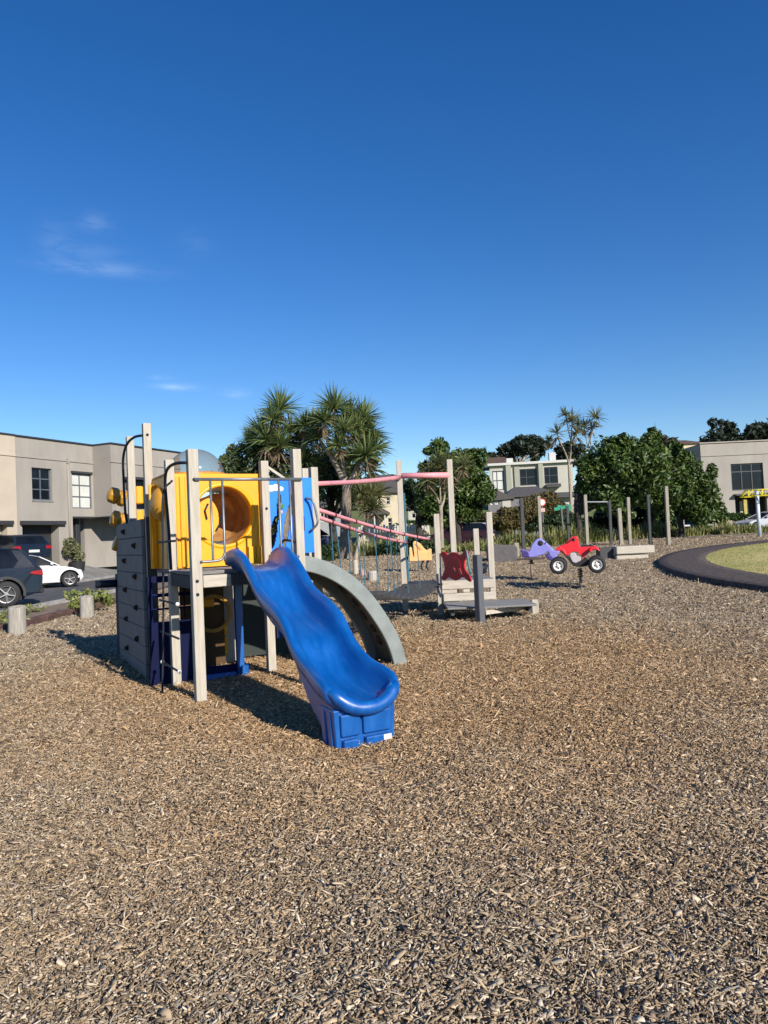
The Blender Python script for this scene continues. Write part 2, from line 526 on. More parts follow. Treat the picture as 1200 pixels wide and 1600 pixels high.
SOIL = mat('verge_soil', (0.26, 0.19, 0.13), 0.95, scale=3, col2=(0.16, 0.115, 0.08), bump=0.6, bscale=30)
GRASSG = mat('field_grass', (0.16, 0.17, 0.05), 0.9, scale=0.8, col2=(0.09, 0.12, 0.03), bump=0.4, bscale=20)
LAWN = mat('dry_lawn', (0.56, 0.46, 0.19), 0.95, scale=0.6, col2=(0.30, 0.31, 0.075), bump=0.25, bscale=25, detail=9)
ASPH = mat('asphalt', (0.075, 0.076, 0.08), 0.9, scale=2, var=0.18, bump=0.4, bscale=150)
CONC = mat('concrete', (0.36, 0.35, 0.33), 0.9, scale=2, var=0.14, bump=0.2, bscale=60)
DRIVE = mat('driveway_concrete', (0.20, 0.20, 0.195), 0.9, scale=1.5, var=0.14, bump=0.2, bscale=60)
RUBBER = mat('rubber_surface', (0.10, 0.082, 0.073), 0.95, spec=.15, scale=9, var=0.3, bump=0.4, bscale=120)

# one sheet of ground to the horizon
def ground_sheet():
    gx = np.unique(np.concatenate([np.linspace(-900, -60, 15), np.linspace(-60, -22, 14), np.linspace(-22, -6, 41), np.linspace(-6, 60, 45), np.linspace(60, 900, 15)]))
    gy = np.unique(np.concatenate([np.linspace(-60, 12, 10), np.linspace(12, 60, 65), np.linspace(60, 170, 40), np.linspace(170, 1500, 12)]))
    X, Y = np.meshgrid(gx, gy)
    Z = zt(X, Y) - .13 * sstep(-9.3, -8.0, X) * sstep(52, 48, Y) * sstep(50, 47, X)
    V = np.stack([X, Y, Z], -1).reshape(-1, 3)
    n = len(gx); idx = np.arange(len(gy) * n).reshape(len(gy), n)
    F = np.stack([idx[:-1, :-1], idx[:-1, 1:], idx[1:, 1:], idx[1:, :-1]], -1).reshape(-1, 4)
    o = npmesh('ground', V, F, GRASSG, smooth=True); o['kind'] = 'structure'
ground_sheet()
def und(x, y):
    x = np.asarray(x, float); y = np.asarray(y, float)
    h = .013 * np.sin(1.7 * x + .6 * y) + .012 * np.sin(.9 * x - 2.1 * y + 1) + .009 * np.sin(3.3 * x + 2.4 * y + np.sin(x)) + .006 * np.sin(5.1 * x - 4.3 * y)
    dip = -.055 * np.exp(-((x + .05) ** 2 + (y - 4.95) ** 2) / .22) + .03 * np.exp(-((x - .45) ** 2 + (y - 4.35) ** 2) / .18)
    return h * sstep(0, 3, y) + dip
MULCH_POLY = [(-7.55, -6), (46, -6), (46, 50), (20, 45.6), (15.2, 43.6), (5.6, 35.4), (1, 34.6), (-3.2, 36.2), (-7.55, 36)]
sheet('mulch', MULCH_POLY, 0.4, -0.012, MULCH, zf=lambda x, y: float(und(x, y)))
sheet('verge', [(-9.45, -6), (-7.75, -6), (-7.75, 44), (-9.45, 44)], 1.0, 0.026, SOIL)
sheet('road', [(-14.7, -8), (-9.62, -8), (-9.62, 70), (-14.7, 70)], 1.0, 0.02, ASPH)
sheet('cross_road', [(-9.6, 37.6), (60, 47.5), (60, 54), (-9.6, 48)], 1.5, 0.022, ASPH)
sheet('lawn', [(-9.4, 49), (60, 56), (60, 63), (-9.4, 58)], 1.5, 0.024, LAWN)
sheet('driveway', [(-22, 24), (-14.9, 24), (-14.9, 52), (-22, 52)], 0.8, 0.02, DRIVE)
for xk, w in ((-9.53, 0.16), (-14.8, 0.18)):
    sheet('kerb', [(xk - w / 2, -8), (xk + w / 2, -8), (xk + w / 2, 60), (xk - w / 2, 60)], 1.0, 0.13, CONC, thick=0.2)
# a strip of lawn between the drives
sheet('lawn', [(-17.8, 33.6), (-15.0, 33.2), (-15.0, 35.4), (-17.2, 35.8)], 0.8, 0.034, mat('green_lawn', (0.075, 0.13, 0.025), 0.9, col2=(0.05, 0.09, 0.02), bump=0.5))

EDGE = mat('dark_red_edging', (0.115, 0.062, 0.05), 0.85, var=0.25, scale=8, stretch=(1, 0.3, 1), bump=0.3)
for i, y in enumerate(np.arange(2.0, 36, 2.4)):
    o = MB().b2((-7.74, y, -0.08), (-7.57, y + 2.385, 0.13)).build('timber_edging', EDGE, bevel=0.012)
    tag(o, 'dark reddish timber edging board along the bark beside the road verge', 'edging', 'edging boards beside the verge')

# the round lawn with its rubber path
RC = (22.8, 17.7); RO = 15.3; RI = 13.9
def ring_pts(r, n=120, seg=(0, 2 * math.pi)):
    return [(RC[0] + r * math.cos(a), RC[1] + r * math.sin(a)) for a in np.linspace(seg[0], seg[1], n, endpoint=False)]
def ring_path():
    n = 160; rows = [(RO + 0.012, -0.15), (RO, 0.10), (RO - 0.02, 0.125), (RO - 0.35, 0.128), (RI + 0.3, 0.128), (RI, 0.128), (RI - 0.05, 0.0)]
    V = []; F = []
    for r, dz in rows:
        for i in range(n):
            a = 2 * math.pi * i / n
            x, y = RC[0] + r * math.cos(a), RC[1] + r * math.sin(a)
            V.append((x, y, gz(x, y) + dz))
    for j in range(len(rows) - 1):
        for i in range(n):
            F.append((j * n + i, j * n + (i + 1) % n, (j + 1) * n + (i + 1) % n, (j + 1) * n + i))
    kind(npmesh('path', np.array(V), np.array(F), RUBBER, smooth=False), 'structure')
ring_path()
def lawn_h(x, y):
    d = math.hypot(x - RC[0], y - RC[1])
    return 0.28 * max(0.0, 1 - (d / RI) ** 2) ** 0.7
sheet('lawn', ring_pts(RI - 0.004), 0.9, 0.13, LAWN, zf=lawn_h)

# loose bark chips, real flakes lying on the bed
def inside(poly, x, y):
    ins = np.zeros(len(x), bool); j = len(poly) - 1
    for i in range(len(poly)):
        xi, yi = poly[i]; xj, yj = poly[j]
        ins ^= ((yi > y) != (yj > y)) & (x < (xj - xi) * (y - yi) / (yj - yi + 1e-12) + xi)
        j = i
    return ins
def chips():
    bands = [(1.5, 4.2, 11500, 1.0, True), (4.2, 5.6, 8500, 1.05, True), (5.6, 7.5, 6200, 1.12, True), (7.5, 9.5, 4000, 1.25, True), (9.5, 12.5, 2300, 1.45, True), (12.5, 18.0, 1000, 1.8, True), (18.0, 28.0, 460, 2.0, True), (28.0, 46.0, 190, 2.6, True)]
    out = []
    for y0, y1, dens, k, thick in bands:
        w = 0.60 * y1 + 1.2
        n = int(dens * 2 * w * (y1 - y0))
        x = rng.uniform(-w, w, n); y = rng.uniform(y0, y1, n)
        ok = (np.abs(x) < 0.58 * y + 0.9) & inside(MULCH_POLY, x, y) & (np.hypot(x - RC[0], y - RC[1]) > RO + 0.02) & (x > -7.5)
        x = x[ok]; y = y[ok]; n = len(x)
        L = k * np.clip(rng.lognormal(math.log(0.0145), 0.55, n), 0.005, 0.065)
        W = k * np.clip(rng.lognormal(math.log(0.0058), 0.45, n), 0.0025, 0.02)
        # four sorts: crumbs, ordinary flakes, long splinters, broad slabs of bark
        u = rng.random(n)
        crumb = u < .34; spl = (u > .86) & (u < .99); slab = u > .99
        L = np.where(crumb, k * rng.uniform(.005, .011, n), np.where(spl, L * rng.uniform(1.8, 3.2, n), np.where(slab, k * rng.uniform(.025, .05, n), L)))
        W = np.where(crumb, L * rng.uniform(.4, .9, n), np.where(spl, np.minimum(W * .6, .006 * k), np.where(slab, L * rng.uniform(.35, .6, n), W)))
        L = np.minimum(L, .085 * k)
        yaw = rng.uniform(0, 2 * math.pi, n); tilt = rng.normal(0, 0.28 + .012 * y0, n); roll = rng.normal(0, 0.38 + .012 * y0, n)
        c, s_ = np.cos(yaw), np.sin(yaw)
        ax = np.stack([c * np.cos(tilt), s_ * np.cos(tilt), np.sin(tilt)], -1)
        side = np.stack([-s_, c, np.zeros(n)], -1)
        up = np.cross(ax, side)
        b = side * np.cos(roll)[:, None] + up * np.sin(roll)[:, None]
        nrm = np.cross(ax, b)
        z = zt(x, y) + und(x, y) - 0.008 + rng.uniform(0, 0.014, n) + 0.5 * np.abs(np.sin(tilt)) * L * 0.6
        P = np.stack([x, y, z], -1)
        t1 = rng.uniform(0.15, 1.0, n); t2 = rng.uniform(0.05, 0.95, n); bow = rng.normal(0, 0.07, n) * L
        th = np.minimum(rng.uniform(0.0008, 0.0038, n) * k, W * .35)
        hl = (ax * (L / 2)[:, None]); hw = (b * (W / 2)[:, None])
        sk = (rng.normal(0, 0.25, n) * W)[:, None] * b
        A0 = P - hl - hw * t1[:, None] + sk; A1 = P - hl + hw * t1[:, None] + sk
        M0 = P - hw + nrm * bow[:, None]; M1 = P + hw + nrm * bow[:, None]
        B0 = P + hl - hw * t2[:, None] - sk; B1 = P + hl + hw * t2[:, None] - sk
        def jit(): return ax * (rng.normal(0, .10, n) * L)[:, None] + b * (rng.normal(0, .16, n) * W)[:, None] + nrm * (rng.normal(0, .06, n) * W)[:, None]
        A0 = A0 + jit(); A1 = A1 + jit(); M0 = M0 + jit(); M1 = M1 + jit(); B0 = B0 + jit(); B1 = B1 + jit()
        if thick:
            dn = nrm * th[:, None]
            V = np.stack([A0 + dn, A1 + dn, M1 + dn, M0 + dn, B0 + dn, B1 + dn, A0 - dn, A1 - dn, M1 - dn, M0 - dn, B0 - dn, B1 - dn], 1)
            F = np.array([(0, 3, 2, 1), (3, 4, 5, 2), (0, 1, 7, 6), (4, 10, 11, 5), (0, 6, 9, 3), (3, 9, 10, 4), (1, 2, 8, 7), (2, 5, 11, 8)])
            if y0 > 5: F = F[[0, 1, 4, 5, 6, 7]]
        else:
            V = np.stack([A0, A1, M1, M0, B0, B1], 1)
            F = np.array([(0, 3, 2, 1), (3, 4, 5, 2)])
        out.append((V, F))
    Vs = []; Fs = []; k = 0
    for V, F in out:
        n, q = V.shape[:2]
        Vs.append(V.reshape(-1, 3)); Fs.append((F[None] + (np.arange(n) * q)[:, None, None]).reshape(-1, 4) + k)
        k += n * q
    o = npmesh('bark_chips', np.concatenate(Vs), np.concatenate(Fs), CHIP)
    kind(o, 'stuff'); o['label'] = 'loose brown and grey bark chips covering the playground'
chips()

def blades(name, label, pts, hts, cols, wid=0.012, per=5, lean=0.5, sprd=0.05):
    """tufts of narrow leaves; pts (n,3), hts (n)"""
    n = len(pts); N = n * per
    base = np.repeat(pts, per, 0) + np.stack([rng.normal(0, sprd, N), rng.normal(0, sprd, N), np.zeros(N)], -1)
    h = np.repeat(hts, per) * rng.uniform(0.6, 1.15, N)
    az = rng.uniform(0, 2 * math.pi, N); ln = np.abs(rng.normal(0, lean, N))
    d = np.stack([np.cos(az), np.sin(az), np.zeros(N)], -1); sd = np.stack([-np.sin(az), np.cos(az), np.zeros(N)], -1)
    w = (wid * rng.uniform(0.6, 1.3, N))[:, None]
    up = np.array([0, 0, 1.0])
    m = base + d * (h * ln * 0.35)[:, None] + up * (h * 0.6)[:, None]
    tip = base + d * (h * ln)[:, None] + up * (h * np.clip(1 - ln * 0.35, .3, 1))[:, None]
    V = np.stack([base - sd * w, base + sd * w, m + sd * w * 0.8, m - sd * w * 0.8, tip + sd * w * .15, tip - sd * w * .15], 1)
    F = np.array([(0, 1, 2, 3), (3, 2, 4, 5)])
    FF = (F[None] + (np.arange(N) * 6)[:, None, None]).reshape(-1, 4)
    return npmesh(name, V.reshape(-1, 3), FF, cols)
GRASSL = leaf_mat('grass_blade', [(0.20, 0.24, 0.05), (0.38, 0.34, 0.11), (0.48, 0.40, 0.16), (0.30, 0.31, 0.08)], 0.6, 0.2)
def mound_grass():
    n = 9000
    a = rng.uniform(math.pi * 0.6, math.pi * 1.45, n); r = RI - 0.03 - np.abs(rng.normal(0, 1.6, n))
    x = RC[0] + r * np.cos(a); y = RC[1] + r * np.sin(a)
    z = zt(x, y) + 0.12 + np.array([lawn_h(p, q) for p, q in zip(x, y)])
    o = blades('lawn_grass', '', np.stack([x, y, z], -1), rng.uniform(0.025, 0.05, n), GRASSL, 0.006, 3, 0.6, 0.03)
    kind(o, 'stuff'); o['label'] = 'short dry grass on the round lawn'
mound_grass()

# ================================================================== THE PLAY TOWER
# local frame: x along the slide edge, y away from the viewer, origin at the front corner post
TRZ = math.atan2(0.482, 0.876)
T = thing('play_tower', 'timber play tower with blue wave slide, yellow crawl box, clear dome and charcoal climbing board', 'play tower', (-1.86, 7.2, 0.0), TRZ)
PW = 0.092
def post(x, y, top, parent=T, m=WOOD, w=PW, z0=-0.15, name='post'):
    return MB().b2((x - w / 2, y - w / 2, z0), (x + w / 2, y + w / 2, top)).build(name, m, parent, bevel=0.006, seg=2)
post(0, 0, 2.45, w=0.10)
post(1.09, 0, 2.47)
post(1.09, 1.0, 2.46)
post(0, 1.0, 2.46)
post(-0.08, 1.75, 2.98)
post(-0.08, 2.85, 2.98)
post(1.76, 1.10, 2.40)
post(1.78, 1.42, 2.42)
post(-0.10, 3.78, 1.95, m=GREYW)
# deck and its beams
d = MB()
for k in range(9):
    d.b2((-0.035, 0.055 + k * 0.1, 1.215), (1.125, 0.148 + k * 0.1, 1.25))
d.build('deck', DECKG, T, bevel=0.004)
d = MB()
for k in range(8):
    d.b2((-0.03 + k * 0.13, 1.06, 1.213), (0.095 + k * 0.13, 3.6, 1.248))
d.build('deck', DECKG, T, bevel=0.004)
MB().b2((0.06, -0.03, 1.09), (0.34, 0.02, 1.21)).build('deck_beam', WOODH, T, bevel=0.006)
MB().b2((0.34, -0.02, 1.09), (1.04, 0.02, 1.21)).build('deck_beam', GREYW, T, bevel=0.006)
MB().b2((-0.03, 0.06, 1.08), (0.02, 0.95, 1.21)).build('deck_beam', GREYW, T, bevel=0.006)
MB().b2((1.07, 0.06, 1.08), (1.12, 0.95, 1.21)).build('deck_beam', GREYW, T, bevel=0.006)
# front guard rail, either side of the slide mouth
r = MB().tube([(0.0, -0.065, 2.15), (1.12, -0.065, 2.15)], 0.016, 8)
for u in (0.155, 0.275, 0.865, 0.985):
    r.tube([(u, -0.065, 2.15), (u, -0.065, 1.37), (u, -0.06, 1.34)], 0.0125, 8)
r.tube([(0.03, -0.06, 1.345), (0.155, -0.065, 1.345), (0.24, -0.065, 1.36), (0.275, -0.065, 1.42)], 0.013, 8, 4)
r.tube([(1.06, -0.06, 1.345), (0.985, -0.065, 1.345), (0.90, -0.065, 1.36), (0.865, -0.065, 1.42)], 0.013, 8, 4)
r.build('guard_rail', STEEL, T, smooth=True)

for q in ((-0.005, -0.053, 1.16), (-0.005, -0.053, 1.03), (0.0, -0.053, 2.15), (1.085, -0.05, 2.15), (1.085, -0.05, 1.16), (1.09, 0.95, 1.16), (1.09, 0.95, 1.9), (-0.08, 1.70, 2.84)):
    MB().ball(q, (0.017, 0.009, 0.017), 10, 6).build('bolt_cap', DSTEEL, T, smooth=True)
# ---- the slide
ST = [(0.16, 1.415, 1.262), (0.02, 1.445, 1.262), (-0.14, 1.452, 1.255), (-0.30, 1.41, 1.235), (-0.45, 1.335, 1.165), (-0.62, 1.215, 1.02), (-0.80, 1.09, 0.875),
      (-0.98, 1.02, 0.80), (-1.18, 0.96, 0.74), (-1.40, 0.86, 0.65), (-1.57, 0.71, 0.50), (-1.75, 0.60, 0.395), (-1.95, 0.525, 0.335),
      (-2.14, 0.485, 0.305), (-2.26, 0.45, 0.295), (-2.34, 0.40, 0.295)]
def slide():
    S = catmull([Vector(p) for p in ST], 4)
    NS = len(S); uc = 0.62
    V = []; top = None
    for i, p in enumerate(S):
        v, zr, zb = p
        t = i / (NS - 1)
        W = 0.29
        if t > 0.93: W = 0.29 - 0.045 * ((t - 0.93) / 0.07) ** 2
        if t > 0.78: W += 0.03 * math.sin((t - 0.78) / 0.22 * math.pi)
        dpt = zr - zb
        half = [(-W + 0.012, zr - 0.12), (-W, zr - 0.07), (-W + 0.002, zr - 0.018), (-W + 0.018, zr + 0.004), (-W + 0.05, zr + 0.008), (-W + 0.075, zr - 0.012),
                (-W + 0.092, zr - 0.05), (-W + 0.112, zb + dpt * 0.40), (-W + 0.14, zb + 0.035), (-W + 0.18, zb + 0.006), (-0.05, zb)]
        rim = half + [(-a, b) for a, b in half[::-1]]
        und = [(W - 0.03, zr - 0.125), (W - 0.065, min(zr - 0.13, zb + 0.02)), (W - 0.11, zb - 0.055), (0.06, zb - 0.075)]
        ring = rim + und + [(-a, b) for a, b in und[::-1]]
        V.append([(uc + a, v, b) for a, b in ring])
        top = [(uc + a, v, b) for a, b in rim]
    n = len(V[0]); b = MB()
    vs = [q for r_ in V for q in r_]
    fs = []
    for i in range(NS - 1):
        for k in range(n):
            fs.append((i * n + k, (i + 1) * n + k, (i + 1) * n + (k + 1) % n, i * n + (k + 1) % n))
    fs.append(tuple(range(n))); fs.append(tuple((NS - 1) * n + k for k in range(n - 1, -1, -1)))
    b.add(vs, fs)
    # the rolled front lip follows the end section
    zr, zb = ST[-1][1] - 0.045, ST[-1][2] - 0.035
    lip = []
    for i in range(41):
        q = -1 + 2 * i / 40
        lip.append((uc + q * 0.25, -2.325 - 0.055 * (1 - q * q), zb + 0.01 + (zr + 0.02 - zb) * abs(q) ** 2.6))
    e0 = [(uc - 0.282, -2.15, zr + 0.07), (uc - 0.272, -2.25, zr + 0.05)]
    lip = e0 + lip + [(2 * uc - x, v, z) for x, v, z in e0[::-1]]
    b.tube(lip, [0.028, 0.05, 0.054, 0.054, 0.052, 0.052, 0.052, 0.052, 0.054, 0.054, 0.05, 0.028], 12)
    s = b.build('slide', BLUE, T, smooth=True)
    # foot: two hollow fronts with a groove between them, standing in the bark
    f = MB()
    def tap(x0, x1, y0, y1, z0, z1, dx, dy):
        f.add([(x0, y0, z0), (x1, y0, z0), (x1, y1, z0), (x0, y1, z0), (x0 - dx, y0 - dy, z1), (x1 + dx, y0 - dy, z1), (x1 + dx, y1 + dy, z1), (x0 - dx, y1 + dy, z1)],
              [(3, 2, 1, 0), (4, 5, 6, 7), (0, 1, 5, 4), (1, 2, 6, 5), (2, 3, 7, 6), (3, 0, 4, 7)])
    tap(uc - 0.245, uc + 0.205, -2.315, -2.07, -0.06, 0.27, 0.02, 0.005)
    for x0, x1 in ((uc - 0.215, uc - 0.065), (uc - 0.035, uc + 0.19)):
        tap(x0, x1, -2.345, -2.30, 0.075, 0.235, 0.004, 0.004)
        tap(x0 + 0.01, x1 - 0.02, -2.355, -2.30, -0.05, 0.055, 0.0, 0.006)
    for y0 in (-2.2, -2.1):
        tap(uc - 0.262, uc - 0.24, y0 - .07, y0 - 0.01, -0.05, 0.25, 0.01, 0.0)
    fo = f.build('slide_foot', BLUE, s, bevel=0.014, seg=3)
    for sg in (-1, 1):                                   # skirts carry the chute's sides down to the foot
        MB().prism([(-1.62, 0.52), (-1.80, 0.50), (-2.05, 0.44), (-2.30, 0.36), (-2.31, -0.04), (-2.10, -0.04), (-2.00, 0.10), (-1.86, 0.26), (-1.68, 0.45)], 0.228, 0.262,
                   lambda a, c, d_: (uc + sg * (d_ - (0.03 if c < .2 else 0)), a, c)).build('skirt', BLUE, fo, bevel=0.01, seg=2)
    MB().b2((uc + 0.115, -2.366, 0.012), (uc + 0.18, -2.359, 0.05)).build('safety_sticker', mat('sticker', (0.72, 0.62, 0.58), 0.6), s)
    # ribs beneath the bed
    for (v, zr, zb) in ST[3:13:2]:
        MB().b2((uc - 0.17, v - 0.02, zb - 0.15), (uc + 0.17, v + 0.02, zb - 0.05)).build('slide_rib', BLUE, s, bevel=0.01)
slide()

# ---- arched climber on the right side
def arch():
    oc = [(1.10, 1.375), (1.29, 1.345), (1.47, 1.30), (1.68, 1.21), (1.89, 1.075), (2.09, 0.885), (2.26, 0.66), (2.40, 0.43), (2.49, 0.22), (2.56, -0.05)]
    o3 = catmull([Vector((a, 0, z)) for a, z in oc], 4)
    n = len(o3)
    def off(i, dist):
        t = (o3[min(i + 1, n - 1)] - o3[max(i - 1, 0)]).normalized()
        return o3[i] + Vector((-t.z, 0, t.x)) * -dist
    y0, y1 = 0.36, 1.05
    fl = 0.055
    b = MB()
    def strip(d0, d1, ya, yb):
        k = []
        for i in range(n):
            a = off(i, d0); c = off(i, d1)
            k += [(a.x, ya, a.z), (a.x, yb, a.z), (c.x, yb, c.z), (c.x, ya, c.z)]
        fs = []
        for i in range(n - 1):
            for j in range(4):
                fs.append((4 * i + j, 4 * i + (j + 1) % 4, 4 * i + 4 + (j + 1) % 4, 4 * i + 4 + j))
        fs += [(3, 2, 1, 0), (4 * n - 4, 4 * n - 3, 4 * n - 2, 4 * n - 1)]
        return b.add(k, fs)
    strip(0.0, 0.172, y0, y0 + fl); strip(0.0, 0.172, y1 - fl, y1)
    a = b.build('arch_climber', ARCHM, T, bevel=0.012, seg=2)
    b = MB(); strip(0.012, 0.062, y0 + fl - 0.005, y1 - fl + 0.005)
    b.build('tread_sheet', ARCHSHADE, a)
    # hand and foot hollows as black bumps, shade put into the colour
    h = MB()
    rnd = random.Random(4)
    for i in range(4, n - 3, 3):
        for yy in (0.52 + 0.10 * rnd.random(), 0.78 + 0.12 * rnd.random()):
            if rnd.random() < 0.2: continue
            p = off(i, 0.036)
            t = (o3[i + 1] - o3[i - 1]).normalized(); nrm = Vector((-t.z, 0, t.x))
            m = Matrix((t, Vector((0, 1, 0)), nrm)).transposed()
            q = MB().ball((0, 0, 0), (0.05 + 0.05 * rnd.random(), 0.045 + 0.05 * rnd.random(), 0.055), 12, 8)
            h.add([Vector((p.x, yy, p.z)) + m @ Vector(w) for w in q.v], q.f)
    h.build('hold', HOLD, a, smooth=True)
arch()

# ---- yellow crawl box behind the deck
def crawl_box():
    x0, x1, y0, y1, z0, z1 = -0.045, 1.045, 1.055, 2.0, 1.262, 2.315
    cx, cz, rr = 0.615, 1.835, 0.335
    b = MB()
    # front wall with a round hole
    n = 40
    ringv = []
    out = []
    for i in range(n):
        a = 2 * math.pi * i / n
        c, s_ = math.cos(a), math.sin(a)
        ringv.append((cx + rr * c, cz + rr * s_))
        k = min(((x1 - cx) / c if c > 1e-6 else 1e9), ((x0 - cx) / c if c < -1e-6 else 1e9), ((z1 - cz) / s_ if s_ > 1e-6 else 1e9), ((z0 - cz) / s_ if s_ < -1e-6 else 1e9))
        out.append((cx + k * c, cz + k * s_))
    corners = [(x1, z1), (x0, z1), (x0, z0), (x1, z0)]
    V = [(x, y0, z) for x, z in ringv] + [(x, y0, z) for x, z in out] + [(x, y0, z) for x, z in corners]
    F = []
    for i in range(n):
        j = (i + 1) % n
        F.append((i, n + i, n + j, j))
        a, c2 = out[i], out[j]
        for q, (px, pz) in enumerate(corners):
            if (abs(a[0] - px) < 1e-6 and abs(c2[1] - pz) < 1e-6 or abs(a[1] - pz) < 1e-6 and abs(c2[0] - px) < 1e-6) and (abs(a[0] - c2[0]) > 1e-6 and abs(a[1] - c2[1]) > 1e-6):
                F.append((n + i, 2 * n + q, n + j))
    b.add(V, F)
    for lo, hi in (((x0, y0 + .001, z0), (x0 + .03, y1, z1)), ((x1 - .03, y0 + .001, z0), (x1, y1, z1)), ((x0, y0 + .001, z1 - .03), (x1, y1, z1 - .001))):
        b.b2(lo, hi)
    bo = b.build('crawl_box', YEL, T)
    # raised rim and the tunnel behind the hole
    r = MB()
    M = Matrix.Translation((cx, y0, cz)) @ Matrix.Rotation(R(90), 4, 'X')
    r.lathe([(rr + 0.045, 0.0), (rr + 0.042, 0.006), (rr + 0.01, 0.008), (rr, 0.002), (rr, -0.10)], 40, M)
    r.build('porthole_rim', YEL, bo, smooth=True)
    r = MB(); r.lathe([(rr, -0.10), (rr + .002, -0.42), (rr - 0.02, -0.55)], 40, M)
    r.build('tunnel', BUBBLE, bo, smooth=True)
    # far wall of the tunnel: part yellow wall with a lower hatch, part amber bubble
    r = MB()
    M2 = Matrix.Translation((cx + 0.06, y0 + 0.46, cz)) @ Matrix.Rotation(R(90), 4, 'X')
    r.lathe([(rr * 0.86, 0.0), (rr * 0.82, -0.10), (rr * 0.62, -0.22), (rr * 0.3, -0.29), (0.001, -0.31)], 36, M2)
    r.build('bubble_window', BUBBLE, bo, smooth=True)
    r = MB()
    pl = [(cx - rr * 1.0, cz - rr), (cx - 0.10, cz - rr)]
    for k in range(11):
        a = R(-60 + 120 * k / 10)
        pl.append((cx - 0.22 + 0.215 * math.cos(a), cz - 0.02 + 0.27 * math.sin(a)))
    pl += [(cx - 0.10, cz + rr * 0.75), (cx - rr, cz + rr * 0.5)]
    r.prism(pl, y0 + 0.20, y0 + 0.23, lambda a, c, d_: (a, d_, c))
    r.build('inner_panel', YEL, bo)
    g = MB()
    g.tube([(cx - 0.13, y0 + 0.19, cz + 0.15), (cx - 0.17, y0 + 0.19, cz + 0.07), (cx - 0.15, y0 + 0.19, cz - 0.03)], 0.012, 6)
    g.tube([(cx + 0.0, y0 + 0.19, cz + 0.02), (cx + 0.02, y0 + 0.19, cz - 0.06), (cx - .05, y0 + 0.19, cz - 0.17)], 0.012, 6)
    g.build('handle', DSTEEL, bo)
    # moulded ribs along the foot of the front wall
    for xx in (0.74, 0.86, 0.98):
        MB().b2((xx, y0 - 0.03, z0 + 0.005), (xx + 0.085, y0 - 0.002, z0 + 0.2 + 0.03 * (xx - 0.7))).build('moulded_rib', YEL, bo, bevel=0.01, seg=2)
    for xx in (0.015, 0.115):
        MB().b2((xx, y0 - 0.022, z0 + .01), (xx + 0.065, y0 - 0.002, z1 - 0.03)).build('moulded_rib', YEL, bo, bevel=0.01, seg=2)
    # skylight dome
    c = (0.42, 1.50)
    e = MB()
    e.lathe([(0.36, 2.315), (0.36, 2.345), (0.335, 2.355), (0.325, 2.35), (0.325, 2.30)], 40, Matrix.Translation((c[0], c[1], 0)))
    e.build('dome_rim', mat('orange_rim', (0.62, 0.24, 0.02), 0.45), bo, smooth=False)
    e = MB()
    e.lathe([(0.33 * math.cos(R(k)), 2.35 + 0.30 * math.sin(R(k))) for k in range(0, 91, 6)], 40, Matrix.Translation((c[0], c[1], 0)))
    e.build('skylight_dome', dome, bo, smooth=True)
    # bubble bulging from the side wall
    e = MB()
    M3 = Matrix.Translation((x0, 1.27, 1.99)) @ Matrix.Rotation(R(-90), 4, 'Y')
    e.lathe([(0.19, 0.0), (0.185, 0.03), (0.155, 0.07), (0.09, 0.10), (0.001, 0.11)], 30, M3)
    e.build('side_bubble', AMBER, bo, smooth=True)
crawl_box()
# second yellow wall behind, beside the climbing board
b = MB(); b.b2((-0.125, 1.50, 1.262), (-0.048, 1.53, 2.23))
b.build('side_wall', YEL, T, bevel=0.006)
# shelf and blue block seen between the posts
MB().b2((-0.05, 2.45, 1.80), (0.25, 2.8, 1.835)).build('shelf', GREYW, T)

# ---- climbing board on the left, black holds in two columns
c = MB()
hz = [(-0.08 + k * 0.215, -0.08 + (k + 1) * 0.215 - 0.005) for k in range(9)]
for z0, z1 in hz:
    c.b2((-0.17, 1.80, z0), (-0.128, 3.62, min(z1, 1.86)))
cw = c.build('climbing_board', WALLM, T, bevel=0.006)
MB().b2((-0.127, 1.81, -0.1), (-0.105, 3.6, 1.82)).build('backing_board', mat('charcoal_board_back', (0.03, 0.031, 0.034), 0.8), cw)
for k in range(9):
    yy = 2.22 if k % 2 else 2.95
    z = 0.22 + k * 0.19
    h = MB().lathe([(0.001, 0.05), (0.022, 0.046), (0.042, 0.02), (0.05, 0.0)], 3, Matrix.Translation((-0.17, yy, z)) @ Matrix.Rotation(R(-90), 4, 'Y') @ Matrix.Rotation(R(60), 4, 'Z'))
    h.build('hold', HOLD, cw)
MB().b2((-0.128, 1.805, -0.1), (0.0, 1.835, 1.86)).build('board_edge', GREYW, cw)
# dark sheet over the lower post front, put there for its shade
MB().b2((-0.132, 1.69, -0.1), (-0.028, 1.70, 1.87)).build('post_shade_sheet', GREYW, T)
MB().b2((-0.14, 3.66, -0.1), (-0.11, 4.05, 1.15)).build('lower_panel', NAVY, T, bevel=0.006)
MB().tube([(-0.12, 3.95, 1.02), (-0.42, 3.98, 1.02)], 0.055, 12).build('speaking_tube', DSTEEL, T, smooth=True)
